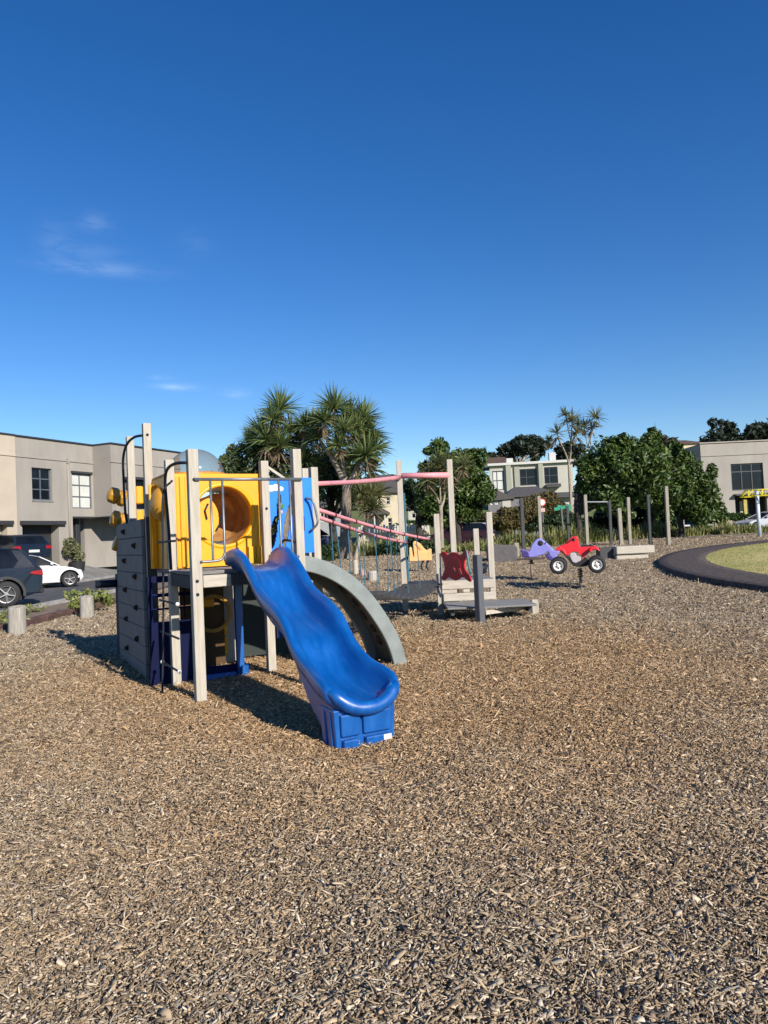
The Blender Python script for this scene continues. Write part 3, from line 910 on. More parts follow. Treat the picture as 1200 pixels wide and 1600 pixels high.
# three turning drums stacked on the far left post
for k, z in enumerate((2.24, 1.92, 1.58)):
    dr = MB()
    m = Matrix.Translation((-0.12, 3.66, z)) @ Matrix.Rotation(R(-70), 4, 'Y')
    dr.lathe([(0.001, -0.10), (0.10, -0.10), (0.12, -0.09), (0.12, -0.02), (0.09, 0.0), (0.12, 0.02), (0.112, 0.12 - 0.02 * k), (0.05, 0.15 - .03 * k), (0.001, 0.15 - .03 * k)], 8, m)
    dr.build('turning_drum', AMBER, T, bevel=.01)
for z in (2.22, 1.90):
    MB().b2((0.0, 3.0, z - 0.12), (0.10, 3.12, z + 0.12)).build('turning_drum', YEL, T, bevel=0.02, seg=2)

# ---- arched grab pipes on the left face
p = MB().tube([(-0.05, 0.0, 2.32), (-0.12, 0.18, 2.33), (-0.13, 0.48, 2.31), (-0.12, 0.66, 2.22), (-0.10, 0.74, 2.02), (-0.08, 0.76, 1.7), (-0.07, 0.76, 1.26)], 0.016, 10, 5)
p.build('grab_pipe', DSTEEL, T, smooth=True)
p = MB().tube([(-0.12, 1.75, 2.84), (-0.19, 1.95, 2.84), (-0.21, 2.35, 2.80), (-0.21, 2.62, 2.66), (-0.20, 2.70, 2.4), (-0.19, 2.72, 2.0), (-0.17, 2.72, 1.83)], 0.016, 10, 5)
p.build('grab_pipe', DSTEEL, T, smooth=True)
# ladder on the left face: two bowed pipes and rungs
ld = MB()
for yy in (0.60,):
    ld.tube([(-0.06, yy, 2.2), (-0.16, yy, 2.05), (-0.18, yy, 1.5), (-0.20, yy, 0.8), (-0.24, yy, -0.05)], 0.011, 8, 5)
for z in (0.30, 0.62, 0.95, 1.25, 1.56):
    ld.tube([(-0.19, 0.0, z), (-0.19, 0.80, z)], 0.011, 8)
ld = ld.build('ladder', DSTEEL, T, smooth=True)
for q in ((-0.19, 0.02, 0.30), (-0.19, 0.78, 0.30), (-0.19, 0.0, 0.95)):
    MB().ball(q, 0.021).build('end_cap', WHITEP, ld, smooth=True)

# ---- the play house under the deck
fr = lambda a, z, d_: (a, d_, z)
w = MB().panel((-0.26, 0.78), (0.02, 1.19), [(-0.215, 0.69, 0.03, 1.12), (0.055, 0.69, 0.20, 1.12), (0.34, 0.14, 0.70, 1.10)], 1.055, 1.085, fr)
hp = w.build('play_house_wall', NAVY, T)
MB().tube([(-0.22, 1.07, 0.83), (0.2, 1.07, 0.83)], 0.012, 6).tube([(-0.22, 1.07, 0.98), (0.2, 1.07, 0.98)], 0.022, 6).tube([(0.13, 1.07, 0.7), (0.13, 1.07, 1.12)], 0.01, 6).build('window_bar', NAVY, hp)
MB().b2((0.70, 1.02, 0.0), (0.78, 1.054, 1.19)).build('door_post', BLUE, hp, bevel=0.006)
MB().b2((0.32, 0.95, 0.0), (0.66, 1.0, 0.07)).b2((0.72, 0.93, 0.0), (0.80, 0.98, 0.13)).build('sill_block', BLUE, hp, bevel=0.01)
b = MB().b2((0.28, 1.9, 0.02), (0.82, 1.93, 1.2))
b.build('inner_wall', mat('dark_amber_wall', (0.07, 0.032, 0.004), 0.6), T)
rg = MB().lathe([(0.19, 0.0), (0.19, 0.03), (0.235, 0.03), (0.235, 0.0)], 28, Matrix.Translation((0.66, 1.85, 0.66)) @ Matrix.Rotation(R(90), 4, 'X'))
rg.build('porthole_rim', AMBER, T)
MB().b2((0.43, 1.40, 0.78), (0.56, 1.46, 0.88)).build('play_block', YEL, T, bevel=0.012, seg=2)
MB().b2((0.63, 1.25, 0.22), (0.66, 1.28, 0.43)).b2((0.63, 1.25, 0.45), (0.66, 1.28, 0.56)).build('play_handle', YEL, T, bevel=0.006)
MB().b2((0.95, 2.25, 0.02), (2.1, 2.29, 1.02)).build('lower_panel', mat('dark_green_board', (0.02, 0.03, 0.026), 0.7), T)
post(1.0, 2.2, 1.22); MB().b2((1.05, 2.2, 1.03), (1.3, 2.23, 1.20)).build('deck_beam', mat('green_board', (0.06, 0.11, 0.06), 0.7), T)
post(0.86, 2.02, 1.2)

# ---- blue panel with cut-outs between the right-hand posts
def blue_panel():
    b = MB()
    # board built as strips round leaf-shaped openings
    holes = []
    x0, x1, z0, z1 = 1.14, 1.715, 1.36, 2.27
    nx, nz = 46, 72
    def hole(x, z):
        for cx, cz, hw, hh, ln in ((1.205, 1.62, 0.042, 0.20, 0.30), (1.37, 1.68, 0.038, 0.26, 0.30), (1.285, 1.92, 0.032, 0.16, 0.15), (1.44, 1.94, 0.03, 0.13, 0.0), (1.56, 1.62, 0.035, 0.2, 0.2)):
            q = (x - cx - (z - cz) * ln * 0.6) / hw; p_ = (z - cz) / hh
            if q * q + p_ * p_ < 1: return True
        return False
    dx = (x1 - x0) / nx; dz = (z1 - z0) / nz
    idx = {}
    cell = [[not hole(x0 + (i + .5) * dx, z0 + (j + .5) * dz) for j in range(nz)] for i in range(nx)]
    def vid(i, j, k):
        if (i, j, k) not in idx:
            idx[(i, j, k)] = len(b.v); b.v.append((x0 + i * dx, 1.055 + 0.02 * k, z0 + j * dz))
        return idx[(i, j, k)]
    for i in range(nx):
        for j in range(nz):
            if not cell[i][j]: continue
            b.f.append((vid(i, j, 0), vid(i + 1, j, 0), vid(i + 1, j + 1, 0), vid(i, j + 1, 0)))
            b.f.append((vid(i, j + 1, 1), vid(i + 1, j + 1, 1), vid(i + 1, j, 1), vid(i, j, 1)))
            for di, dj, e in ((-1, 0, ((0, 0), (0, 1))), (1, 0, ((1, 1), (1, 0))), (0, -1, ((1, 0), (0, 0))), (0, 1, ((0, 1), (1, 1)))):
                ii, jj = i + di, j + dj
                if not (0 <= ii < nx and 0 <= jj < nz and cell[ii][jj]):
                    (a1, b1), (a2, b2_) = e
                    b.f.append((vid(i + a1, j + b1, 0), vid(i + a1, j + b1, 1), vid(i + a2, j + b2_, 1), vid(i + a2, j + b2_, 0)))
    o = b.build('cutout_panel', PBLUE, T)
    MB().ball((1.19, 1.05, 2.14), (0.05, 0.008, 0.04)).ball((1.25, 1.05, 2.15), (0.055, 0.008, 0.042)).ball((1.31, 1.05, 2.135), (0.04, 0.008, 0.03)).build('cloud_motif', WHITEP, o, smooth=True)
    PKM = mat('pink_motif', (0.7, 0.35, 0.32), 0.5); GRM = mat('green_motif', (0.06, 0.18, 0.04), 0.5)
    for x, z in ((1.30, 1.86), (1.48, 1.90), (1.49, 1.80)):
        MB().ball((x, 1.05, z), (0.028, 0.008, 0.024)).build('flower_motif', PKM, o, smooth=True)
    for x, z in ((1.31, 1.93), (1.50, 1.97), (1.49, 1.86)):
        MB().ball((x, 1.052, z), (0.03, 0.006, 0.036)).build('leaf_motif', GRM, o, smooth=True)
blue_panel()
MB().bar((1.13, 1.02, 2.40), (1.36, 1.05, 2.26), 0.03).build('brace', WOODH, T)
MB().b2((1.165, 1.10, 2.0), (1.20, 1.13, 2.37)).build('brace', WOOD, T)
MB().tube([(1.62, 1.03, 2.02), (1.68, 0.96, 1.98), (1.72, 0.95, 1.8), (1.72, 0.95, 1.7), (1.66, 1.02, 1.62)], 0.014, 8, 4).build('grab_pipe', STEEL, T, smooth=True)
MB().tube([(1.03, -0.02, 1.50), (1.02, 0.25, 1.52), (1.02, 0.38, 1.44), (1.02, 0.40, 1.26)], 0.014, 8, 4).build('grab_pipe', DSTEEL, T, smooth=True)

# ================================================================== ROPE BRIDGE
def rope_bridge():
    g = gz(0.4, 14.6)
    B = thing('rope_bridge', 'rope bridge with pink handrails, teal hanging ropes and two tall timber portal posts', 'bridge', (0.4, 14.63, g))
    k = dict(parent=B, world=True)
    pa = at(629, 850, 14.63); pb = at(708, 845, 14.63)
    za = at(623, 720, 14.63).z; zb = at(703, 718, 14.63).z
    for p, z in ((pa, za), (pb, zb)):
        MB().b2((p.x - .055, p.y - .055, g - .1), (p.x + .055, p.y + .055, z)).build('post', WOOD, bevel=0.006, **k)
    q = at(710, 742, 14.6).z
    MB().tube([(pa.x + .05, pa.y - .03, at(640, 743, 14.6).z), (pb.x - .03, pb.y - .03, q)], 0.058, 12).build('top_beam', PINK, smooth=True, **k)
    a = at(491, 756, 9.02); c = at(624, 746, 14.55)
    pts = [a.lerp(c, t / 8) + Vector((0, 0, -0.02 * math.sin(math.pi * t / 8))) for t in range(9)]
    MB().tube(pts, [0.03, 0.046], 10).build('overhead_beam', PINK, smooth=True, **k)
    L0, L1 = at(491, 806, 8.98), at(636, 848, 14.6)
    U0, U1 = at(491, 794.5, 9.3), at(673, 843, 14.2)
    for s, e in ((L0, L1), (U0, U1)):
        MB().tube([s.lerp(e, t / 10) + Vector((0, 0, -0.04 * math.sin(math.pi * t / 10))) for t in range(11)], 0.026, 10).build('handrail', PINK, smooth=True, **k)
        cl = MB()
        for t in (0.12, 0.26, 0.40, 0.54, 0.68, 0.82, 0.985):
            p = s.lerp(e, t) + Vector((0, 0, -0.04 * math.sin(math.pi * t)))
            d_ = (e - s).normalized() * 0.02
            cl.tube([p - d_, p + d_], 0.034, 10)
        cl.build('rope_clamp', mat('dark_red_clamp', (0.10, 0.01, 0.015), 0.5), **k)
    # treads slung on a sagging line
    t0, t1 = Vector((-0.45, 9.6, 0.80)), Vector((0.72, 14.3, 0.58))
    def tread(t): return t0.lerp(t1, t) + Vector((0, 0, -0.16 * math.sin(math.pi * t)))
    n = 13
    for i in range(n):
        p = tread((i + .5) / n)
        MB().box(p, (0.78, 0.24, 0.045), rz=-0.2).build('tread', GREYW, bevel=0.005, **k)
    for s, e, off in ((L0, L1, -0.36), (U0, U1, 0.36)):
        for t in (0.12, 0.26, 0.40, 0.54, 0.68, 0.82):
            p = s.lerp(e, t) + Vector((0, 0, -0.04 * math.sin(math.pi * t)))
            q = tread(min(1, max(0, (p.y - 9.6) / 4.9))); q.x = 0.12 * (q.x + off) + 0.88 * p.x; q.y = p.y + .02
            MB().tube([p, p.lerp(q, .5) + Vector((0.01, 0, 0)), q], 0.0085, 6).build('rope', TEAL, **k)
    # teal post sleeve and landing
    MB().tube([(pa.x + 0.085, pa.y + .03, g + .62), (pa.x + 0.075, pa.y + .03, at(638, 770, 14.66).z)], 0.02, 8).build('rope', TEAL, **k)
    z = at(650, 913, 14.3).z
    MB().b2((pa.x - .02, 14.0, z - .06), (1.0, 15.4, z)).build('landing', GREYW, bevel=0.006, **k)
    MB().b2((pa.x + .06, 13.98, z - .13), (0.84, 14.02, z - .065)).build('landing_beam', WOODH, bevel=0.006, **k)
rope_bridge()

# ================================================================== LOW PLATFORM WITH THE RED PANEL
def platform():
    g = gz(1.5, 14)
    B = thing('play_platform', 'low stepped timber platform with a red cut-out panel and grey deck', 'play platform', (1.5, 14.0, g))
    k = dict(parent=B, world=True)
    def pst(px, py, D, w=0.10, m=WOOD):
        p = at(px, py, D)
        MB().b2((p.x - w / 2, D - w / 2, g - .1), (p.x + w / 2, D + w / 2, p.z)).build('post', m, bevel=0.006, **k)
        return p
    a = pst(681.5, 803, 14.02, 0.105)
    pst(763.5, 800, 15.9, 0.125)
    pst(743, 826, 14.9, 0.11)
    # charcoal post in front with its periscope knob
    p = at(746, 867, 12.55)
    MB().box((p.x, 12.6, (g - .1 + p.z) / 2), (0.125, 0.125, p.z - g + .1), rz=R(-52)).build('charcoal_post', mat('slate_post', (0.09, 0.10, 0.115), 0.75, scale=5, stretch=(8, 8, .6), bump=.2), bevel=0.008, **k)
    kb = at(753, 889, 12.75)
    MB().tube([(kb.x - .04, 12.7, kb.z), (kb.x + .03, 12.78, kb.z + .01), (kb.x + .07, 12.82, kb.z + 0.06)], 0.055, 10).ball((kb.x + .02, 12.8, kb.z - .02), 0.075).build('periscope', DSTEEL, smooth=True, **k)
    kb = at(731, 884, 13.2)
    MB().tube([(kb.x, 13.25, kb.z + .28), (kb.x + .02, 13.22, kb.z), (kb.x + .05, 13.25, kb.z - .15)], 0.02, 8, 3).build('grab_pipe', mat('teal_paint', (0.10, 0.22, 0.25), .5), smooth=True, **k)
    # steps
    x0 = a.x + .05; x1 = at(773, 910, 14.0).x
    for y0, z0, z1 in ((14.0, at(720, 920, 14.0).z, at(720, 907, 14.0).z), (13.94, at(720, 939, 13.94).z, at(720, 927, 13.94).z)):
        MB().b2((x0, y0, z0), (x1, y0 + .05, z1)).build('step_board', WOODH, bevel=0.006, **k)
    bl = MB()
    za, zb = at(720, 926, 14.0).z, at(720, 920.5, 14.0).z
    for f0, f1 in ((0.0, .28), (.40, .52), (.68, .78), (.92, 1.0)):
        bl.b2((x0 + (x1 - x0) * f0, 14.02, za), (x0 + (x1 - x0) * f1, 14.06, zb))
    bl.build('spacer', WOODH, **k)
    zt_ = at(720, 906, 14.05).z
    MB().b2((x0, 14.055, zt_ - .05), (x1, 15.3, zt_)).build('upper_deck', DECKG, bevel=0.005, **k)
    # lower deck
    zd = at(760, 938, 13.9).z
    xe = at(832, 950, 13.6).x
    dk = MB()
    for i in range(9):
        y = 12.78 + i * 0.128
        dk.b2((x0 - .02, y, zd - .035), (xe - .08, y + .12, zd))
    dk.build('lower_deck', DECKG, bevel=0.004, **k)
    MB().bar((at(757, 953, 12.85).x, 12.78, zd - .11), (xe - .14, 13.25, zd - .09), 0.045, 0.075).build('front_beam', WOODH, bevel=0.005, **k)
    MB().b2((x0 + .05, 12.9, zd - .15), (x0 + .11, 13.8, zd - .04)).b2((xe - .2, 13.0, zd - .15), (xe - .13, 13.9, zd - .04)).build('bearer', GREYW, **k)
    MB().b2((xe - .075, 13.25, g - .1), (xe + .045, 13.37, zd + .03)).build('post', WOOD, bevel=0.008, **k)
    # red panel, hung between two posts and turned away from the sun
    P = [(100, 120), (118, 97), (150, 98), (178, 120), (190, 140), (215, 112), (250, 104), (290, 108), (318, 128), (338, 140), (362, 122), (382, 96), (420, 90), (445, 100), (440, 130),
         (410, 165), (388, 195), (380, 240), (388, 290), (420, 335), (448, 380), (456, 410), (430, 416), (400, 398), (372, 372), (340, 372), (312, 392), (270, 408), (228, 396),
         (205, 376), (180, 376), (160, 396), (130, 412), (104, 402), (102, 370), (128, 330), (142, 285), (140, 235), (130, 185), (108, 150)]
    A0 = Vector((a.x + .045, 13.95)); A1 = Vector((at(737, 900, 13.25).x, 13.25))
    e = (A1 - A0).normalized(); nrm = Vector((e.y, -e.x)); L = (A1 - A0).length
    z0 = at(700, 909, 13.6).z; z1 = at(700, 861, 13.6).z
    def fr(x, y, d_):
        q = A0 + e * ((x - 100) / 356 * L) + nrm * d_
        return (q.x, q.y, z0 + (416 - y) / 326 * (z1 - z0))
    pn = MB().prism(P[::-1], -0.012, 0.012, fr).build('cutout_panel', RED, bevel=0.005, **k)
    ring = MB()
    ring.prism([(270 + 75 * math.cos(i * math.pi / 12), 262 + 105 * math.sin(i * math.pi / 12)) for i in range(24)][::-1], 0.013, 0.02, fr)
    ring.build('raised_disc', RED, parent=pn, world=True, bevel=0.003)
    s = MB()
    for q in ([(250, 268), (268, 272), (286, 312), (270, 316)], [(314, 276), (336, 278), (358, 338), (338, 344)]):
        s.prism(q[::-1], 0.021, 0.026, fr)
    s.build('sunlit_slot', mat('sunlit_slot_red', (0.75, 0.16, 0.12), 0.5), parent=pn, world=True)  # coral inserts for unopened slots, sunlit red beyond painted in
platform()

# ================================================================== SPRING TOYS
def coil(x, y, z0, z1, r=0.075, turns=4.5, w=0.014):
    n = 60
    return MB().tube([(x + r * math.cos(2 * math.pi * turns * i / n), y + r * math.sin(2 * math.pi * turns * i / n), z0 + (z1 - z0) * i / n) for i in range(n + 1)], w, 6)

POSTB = mat('dusty_brown_steel', (0.20, 0.155, 0.12), .8, var=.2)
def quad_bike():
    D = 17.6; X = at(903, 893, D).x; g = gz(X, D)
    q = thing('spring_quad_bike', 'red quad bike spring toy with white hubs on fat black tyres', 'spring toy', (X, D, g), R(-14.6))
    s = 0.00204; zb = 0.37
    def fr(x, y, d_): return ((x - 790) * s, d_, zb + (560 - y) * s)
    body = [(565, 265), (600, 252), (650, 235), (700, 190), (745, 150), (790, 142), (812, 160), (818, 215), (826, 268), (880, 272), (960, 268), (1005, 268), (1030, 290), (1038, 322), (1005, 312),
            (960, 318), (915, 345), (880, 385), (850, 400), (830, 370), (806, 335), (770, 322), (730, 326), (705, 345), (690, 372), (660, 362), (640, 345), (610, 320), (590, 300)]
    b = MB().prism(body, -0.12, 0.12, fr)
    for y0, y1 in ((-0.30, -0.121), (0.121, 0.30)):            # mudguards stand out on both sides
        b.prism([(545, 300), (570, 268), (610, 262), (650, 290), (675, 345), (655, 350), (630, 315), (600, 300), (570, 305)], y0, y1, fr)
        b.prism([(925, 318), (945, 278), (990, 266), (1030, 285), (1048, 325), (1030, 322), (1005, 306), (970, 304), (945, 330)], y0, y1, fr)
    b = b.build('body', RED if False else mat('quad_red', (0.72, 0.025, 0.04), 0.35, var=.06), q, bevel=0.012, seg=2)
    MB().prism([(640, 345), (700, 430), (740, 490), (800, 500), (900, 495), (930, 430), (880, 392), (840, 430), (760, 440), (700, 380)], -0.15, 0.15, fr).build('chassis', BLACKR, q, bevel=0.01)
    MB().prism([(715, 335), (765, 330), (790, 370), (830, 385), (828, 430), (770, 455), (735, 440), (712, 385)], -0.165, -0.12, fr).prism([(715, 335), (765, 330), (790, 370), (830, 385), (828, 430), (770, 455), (735, 440), (712, 385)], 0.12, 0.165, fr).build('engine_cover', mat('grey_plastic', (0.5, 0.46, 0.48), .5), q, bevel=0.012, seg=2)
    MB().prism([(835, 262), (860, 248), (960, 252), (985, 266), (840, 268)], -0.10, 0.10, fr).build('seat', BLACKR, q, bevel=0.01)
    hb = fr(765, 180, 0)
    MB().tube([(hb[0], -0.27, hb[2] + .03), (hb[0] - .03, -0.1, hb[2] + .01), (hb[0] - .03, 0.1, hb[2] + .01), (hb[0], 0.27, hb[2] + .03)], 0.017, 8, 3).build('handlebar', BLACKR, q, smooth=True)
    MB().ball((hb[0] - 0.01, -0.125, hb[2] - 0.01), (0.035, 0.012, 0.04)).build('headlight', BLACKR, q, smooth=True)
    for wx in (-0.44, 0.44):
        for wy in (-0.26, 0.26):
            m = Matrix.Translation((wx, wy, zb + .17)) @ Matrix.Rotation(R(90), 4, 'X') @ Matrix.Scale(1.16, 4)
            w = MB().lathe([(0.098, -0.09), (0.145, -0.095), (0.17, -0.07), (0.175, 0), (0.17, 0.07), (0.145, 0.095), (0.10, 0.09), (0.10, -0.09)], 24, m).build('wheel', BLACKR, q, smooth=True)
            h = MB()
            for sg in (-1, 1):
                h.lathe([(0.101, 0.088 * sg), (0.094, 0.094 * sg), (0.085, 0.06 * sg), (0.04, 0.055 * sg), (0.035, 0.08 * sg), (0.001, 0.085 * sg)], 24, m)
            h.build('rim', WHITEP, w, smooth=True)
            for i in range(5):
                a = i * 2 * math.pi / 5 + .3
                c = Matrix.Translation((wx, wy, zb + .17)) @ Matrix.Rotation(a, 4, 'Y') @ Vector((0.06, (-0.072 if wy < 0 else .072), 0))
                MB().ball(c, (0.016, 0.006, 0.016), 8, 6).build('hub_hole', BLACKR, w)
            MB().ball((wx, wy + (-.088 if wy < 0 else .088), zb + .17), (0.022, .008, 0.022), 8, 6).build('hub_cap', BLACKR, w)
    MB().tube([(0.05, 0, 0), (0.05, 0, 0.24)], 0.035, 10).build('support_post', POSTB, q, smooth=True)
    coil(0.05, 0, 0.24, 0.45, 0.05, 5, .012).build('spring', BLACKR, q, smooth=True)
    MB().lathe([(0.001, 0.03), (0.16, 0.03), (0.16, 0.0)], 20).build('base_plate', DSTEEL, q)
quad_bike()

def lilac_toy():
    D = 20.0; X = at(844, 868, D).x; g = gz(X, D)
    q = thing('spring_scooter', 'lilac spring toy with a pointed tail and black eye beside the red quad bike', 'spring toy', (X, D, g), R(-15))
    s = 0.00232
    def fr(x, y, d_): return ((x - 330) * s, d_, 0.62 + (360 - y) * s)
    body = [(120, 262), (165, 285), (208, 298), (225, 262), (240, 222), (275, 180), (312, 152), (350, 152), (385, 175), (440, 235), (485, 288), (530, 300), (562, 290), (548, 325), (528, 352), (505, 405),
            (472, 388), (442, 362), (425, 308), (395, 322), (365, 342), (310, 356), (240, 368), (170, 366), (128, 352)]
    MB().prism(body, -0.11, 0.11, fr).build('body', PURPLE, q, bevel=0.03, seg=3)
    MB().prism([(110, 258), (150, 280), (205, 302), (215, 366), (130, 360)], -0.14, 0.14, fr).build('tail', mat('deep_violet', (0.07, 0.05, 0.22), .45), q, bevel=0.02, seg=2)
    MB().prism([(385, 335), (430, 325), (445, 365), (500, 410), (470, 418), (410, 395)], -0.13, 0.13, fr).build('foot_rest', mat('deep_violet', (0.07, 0.05, 0.22), .45), q, bevel=0.015)
    for sg in (-1, 1):
        c = fr(343, 205, sg * 0.112)
        MB().ball(c, (0.075, 0.02, 0.075)).build('eye', BLACKR, q, smooth=True)
    MB().tube([fr(430, 190, -0.2), fr(450, 160, -0.1), fr(450, 160, .1), fr(430, 190, .2)], 0.016, 8, 3).build('handlebar', BLACKR, q, smooth=True)
    MB().b2((-0.62, -0.2, 0.545), (0.12, 0.2, 0.585)).build('foot_board', mat('brown_board', (0.09, 0.065, 0.055), .7), q, bevel=0.01)
    MB().tube([(-0.25, 0, 0), (-0.25, 0, 0.42)], 0.035, 10).build('support_post', POSTB, q, smooth=True)
    coil(-0.25, 0, 0.42, 0.55, 0.05, 3, .012).build('spring', BLACKR, q, smooth=True)
    MB().lathe([(0.001, 0.03), (0.16, 0.03), (0.16, 0.0)], 20, Matrix.Translation((-0.25, 0, 0))).build('base_plate', DSTEEL, q)
lilac_toy()

def peach_toy():
    D = 24.6; X = at(658, 893, D).x; g = gz(X, D)
    q = thing('spring_rocker', 'peach spring rocker with a spiny back behind the red panel', 'spring toy', (X, D, g))
    s = D / 1150 / 7.5
    def fr(x, y, d_): return ((x - 885) * s, d_, (655 - y) * s)
    body = [(755, 528), (758, 375), (772, 360), (786, 372), (798, 482), (812, 482), (804, 318), (816, 296), (840, 298), (885, 325), (930, 385), (958, 410), (1005, 390), (1015, 400), (1013, 528)]
    MB().prism(body, -0.16, 0.16, fr).build('body', PEACH, q, bevel=0.012, seg=2)
    MB().prism([(820, 330), (845, 330), (900, 400), (880, 408)], -0.175, -0.161, fr).build('ear', mat('tan_plastic', (0.5, 0.25, 0.09), .5), q, bevel=0.004)
    c = MB()
    for x in (890, 950):
        c.tube([fr(x + 25, 530, 0), fr(x, 590, -.05), fr(x + 10, 630, 0), fr(x + 30, 650, 0)], 0.03, 8, 4)
    c.build('spring', BLACKR, q, smooth=True)
peach_toy()

# ================================================================== POSTS, STUMPS AND SMALL TIMBER
def tpost(px0, py0, py1, D, w, label, m=WOOD, cat='post', name='timber_post', group=None, px1=None):
    p = at(px0, py0, D); q = at(px1 or px0 + (py1 - py0) * 0.05, py1, D)
    g = gz(q.x, D)
    w *= .78
    o = MB().add([(x_ + sx * w / 2, D + sy * w / 2, z_) for x_, z_ in ((q.x, g - .15), (p.x, p.z)) for sx, sy in ((-1, -1), (1, -1), (1, 1), (-1, 1))],
                 [(3, 2, 1, 0), (4, 5, 6, 7), (0, 1, 5, 4), (1, 2, 6, 5), (2, 3, 7, 6), (3, 0, 4, 7)]).build(name, m, bevel=0.012)
    me = o.data
    for v in me.vertices: v.co -= Vector((q.x, D, g))
    o.location = (q.x, D, g)
    return tag(o, label, cat, group)
GP = 'timber posts standing in the bark'
FARW = mat('far_post_timber', (0.36, 0.335, 0.27), 0.85, scale=5, stretch=(6, 6, .6), col2=(0.24, 0.22, 0.18), bump=.2)
tpost(814.5, 778, 862, 33, 0.2, 'dark grey post left of the lilac spring toy', GREYW, group=GP)
tpost(841.5, 775, 842, 37, 0.2, 'pale post rising behind the lilac toy in front of the red road sign', FARW, group=GP)
tpost(886, 790, 850, 37.5, 0.17, 'dark post behind the gap between lilac toy and quad bike', GREYW, group=GP)
tpost(967, 794, 852, 35, 0.22, 'shorter leaning pale post just right of the bar frame', FARW, group=GP, px1=971)
tpost(981, 777, 851, 35.2, 0.19, 'tall pale post right of the short leaning one', FARW, group=GP)
tpost(1012.5, 773, 851, 34.4, 0.19, 'dark post between the two tallest pale posts on the right', GREYW, group=GP)
tpost(1040.5, 760, 851, 33.7, 0.19, 'tallest pale post, nearest the rubber path', FARW, group=GP)
tpost(1064, 783, 824, 50, 0.3, 'far pale post against the dark hedge tree', FARW, group=GP)
tpost(806.5, 848, 868, 30, 0.24, 'short fat bollard beside the grey rubber block', FARW, cat='bollard', name='bollard')
def bar_frame():
    D = 35.8; p = at(914, 773, D); q = at(952, 782, D); x = (p.x + q.x) / 2; g = gz(x, D)
    t = thing('bar_frame', 'pull up frame with one pale post, one grey post and a steel bar', 'bar frame', (x, D, g))
    b0 = at(918, 853, D); b1 = at(955, 852, D)
    MB().bar((b0.x, D, g - .1), p, 0.15).build('post', FARW, t, world=True, bevel=.012)
    MB().bar((b1.x, D, g - .1), q, 0.13).build('post', GREYW, t, world=True, bevel=.012)
    MB().tube([at(914, 784.5, D), at(953, 784.5, D)], 0.04, 8).build('bar', STEEL, t, world=True)
bar_frame()
def timber_stack():
    D = 26.5; a = at(960, 870, D); c = at(1016, 868, D); g = gz(a.x, D)
    t = thing('timber_step', 'two stacked bleached timber sleepers with a dark end beside the quad bike', 'timber step', ((a.x + c.x) / 2, D, g))
    z1 = at(985, 865, D).z; z2 = at(985, 853, D).z
    MB().b2((a.x, D - .25, g - .05), (c.x - .15, D + .4, z1 - .02)).build('lower_sleeper', WOODH, t, world=True, bevel=.02)
    MB().b2((a.x - .02, D - .35, z1), (c.x + .05, D + .45, z2)).build('upper_sleeper', WOODH, t, world=True, bevel=.025)
    e = at(937, 862, D)
    MB().b2((e.x, D + .0, g - .05), (a.x - .03, D + .5, z2 - .02)).build('end_block', GREYW, t, world=True, bevel=.02)
timber_stack()
def rubber_block():
    D = 28; a = at(768, 870, D); c = at(807, 866, D); g = gz(a.x, D)
    z2 = at(785, 852, D).z
    o = MB().prism([(a.x - .05, g - .1), (c.x, g - .1), (c.x, z2 - .12), (c.x - .08, z2), (a.x + .02, z2 + .02), (a.x - .05, z2 - .1)], D - .3, D + 1.1, lambda x, z, d_: (x, d_, z)).build('rubber_block', mat('grey_rubber', (0.105, 0.10, 0.10), .9, bump=.4, bscale=80), bevel=.05, seg=3)
    tag(o, 'grey rubber topped block seat right of the platform', 'block seat')
rubber_block()
def stump(px, py0, py1, D, r, label, m=WOOD, name='stump'):
    p = at(px, py0, D); g = gz(p.x, D)
    o = MB().lathe([(0.001, p.z - g), (r * .8, p.z - g), (r, p.z - g - .04), (r * 1.05, 0.0), (r * 1.05, -0.1)], 16).build(name, m, smooth=False, loc=(p.x, D, g))
    tag(o, label, 'stump', 'stumps beyond the arched climber')
stump(583, 892, 907, 22.2, 0.17, 'pale round stump seen under the bridge ropes')
stump(555, 875, 897, 25, 0.09, 'thin pale stump left of the round one, beside the teal ropes')
stump(566, 890, 902, 24, 0.11, 'pinkish stump between the thin stump and the round stump', mat('pink_stump', (.42, .26, .22), .85, bump=.3))

def spinner():
    D = 36.8; b = at(1187, 839, D); g = gz(b.x, D); top = at(1184, 765, D).z - g
    t = thing('spinner', 'pale steel pole carrying a yellow zigzag spinning ring', 'spinner', (b.x, D, g))
    MB().tube([(0, 0, -.1), (0, 0, top)], [0.1, 0.085], 12).build('pole', mat('pale_blue_steel', (.5, .56, .62), .4, var=.08), t, smooth=True)
    z1 = at(1175, 766, D).z - g; z2 = at(1165, 776, D).z - g
    YL = mat('acid_yellow', (0.72, 0.62, 0.02), .45, var=.06)
    n = 16
    rg = MB()
    up = [(0.55 * math.cos(2 * math.pi * i / n), 0.55 * math.sin(2 * math.pi * i / n), z1) for i in range(n)]
    dn = [(0.8 * math.cos(2 * math.pi * (i + .5) / n), 0.8 * math.sin(2 * math.pi * (i + .5) / n), z2) for i in range(n)]
    for i in range(n):
        j = (i + 1) % n
        rg.tube([up[i], up[j]], .018, 6); rg.tube([dn[i], dn[j]], .022, 6)
        if i % 2: rg.tube([up[i], dn[i]], .022, 6)
        else: rg.tube([up[i], dn[i - 1]], .022, 6)
    rg.build('ring', YL, t)
    sp = MB()
    for i in range(0, n, 4): sp.tube([(0, 0, z1), up[i]], .02, 6)
    sp.build('spoke', STEEL, t)
spinner()

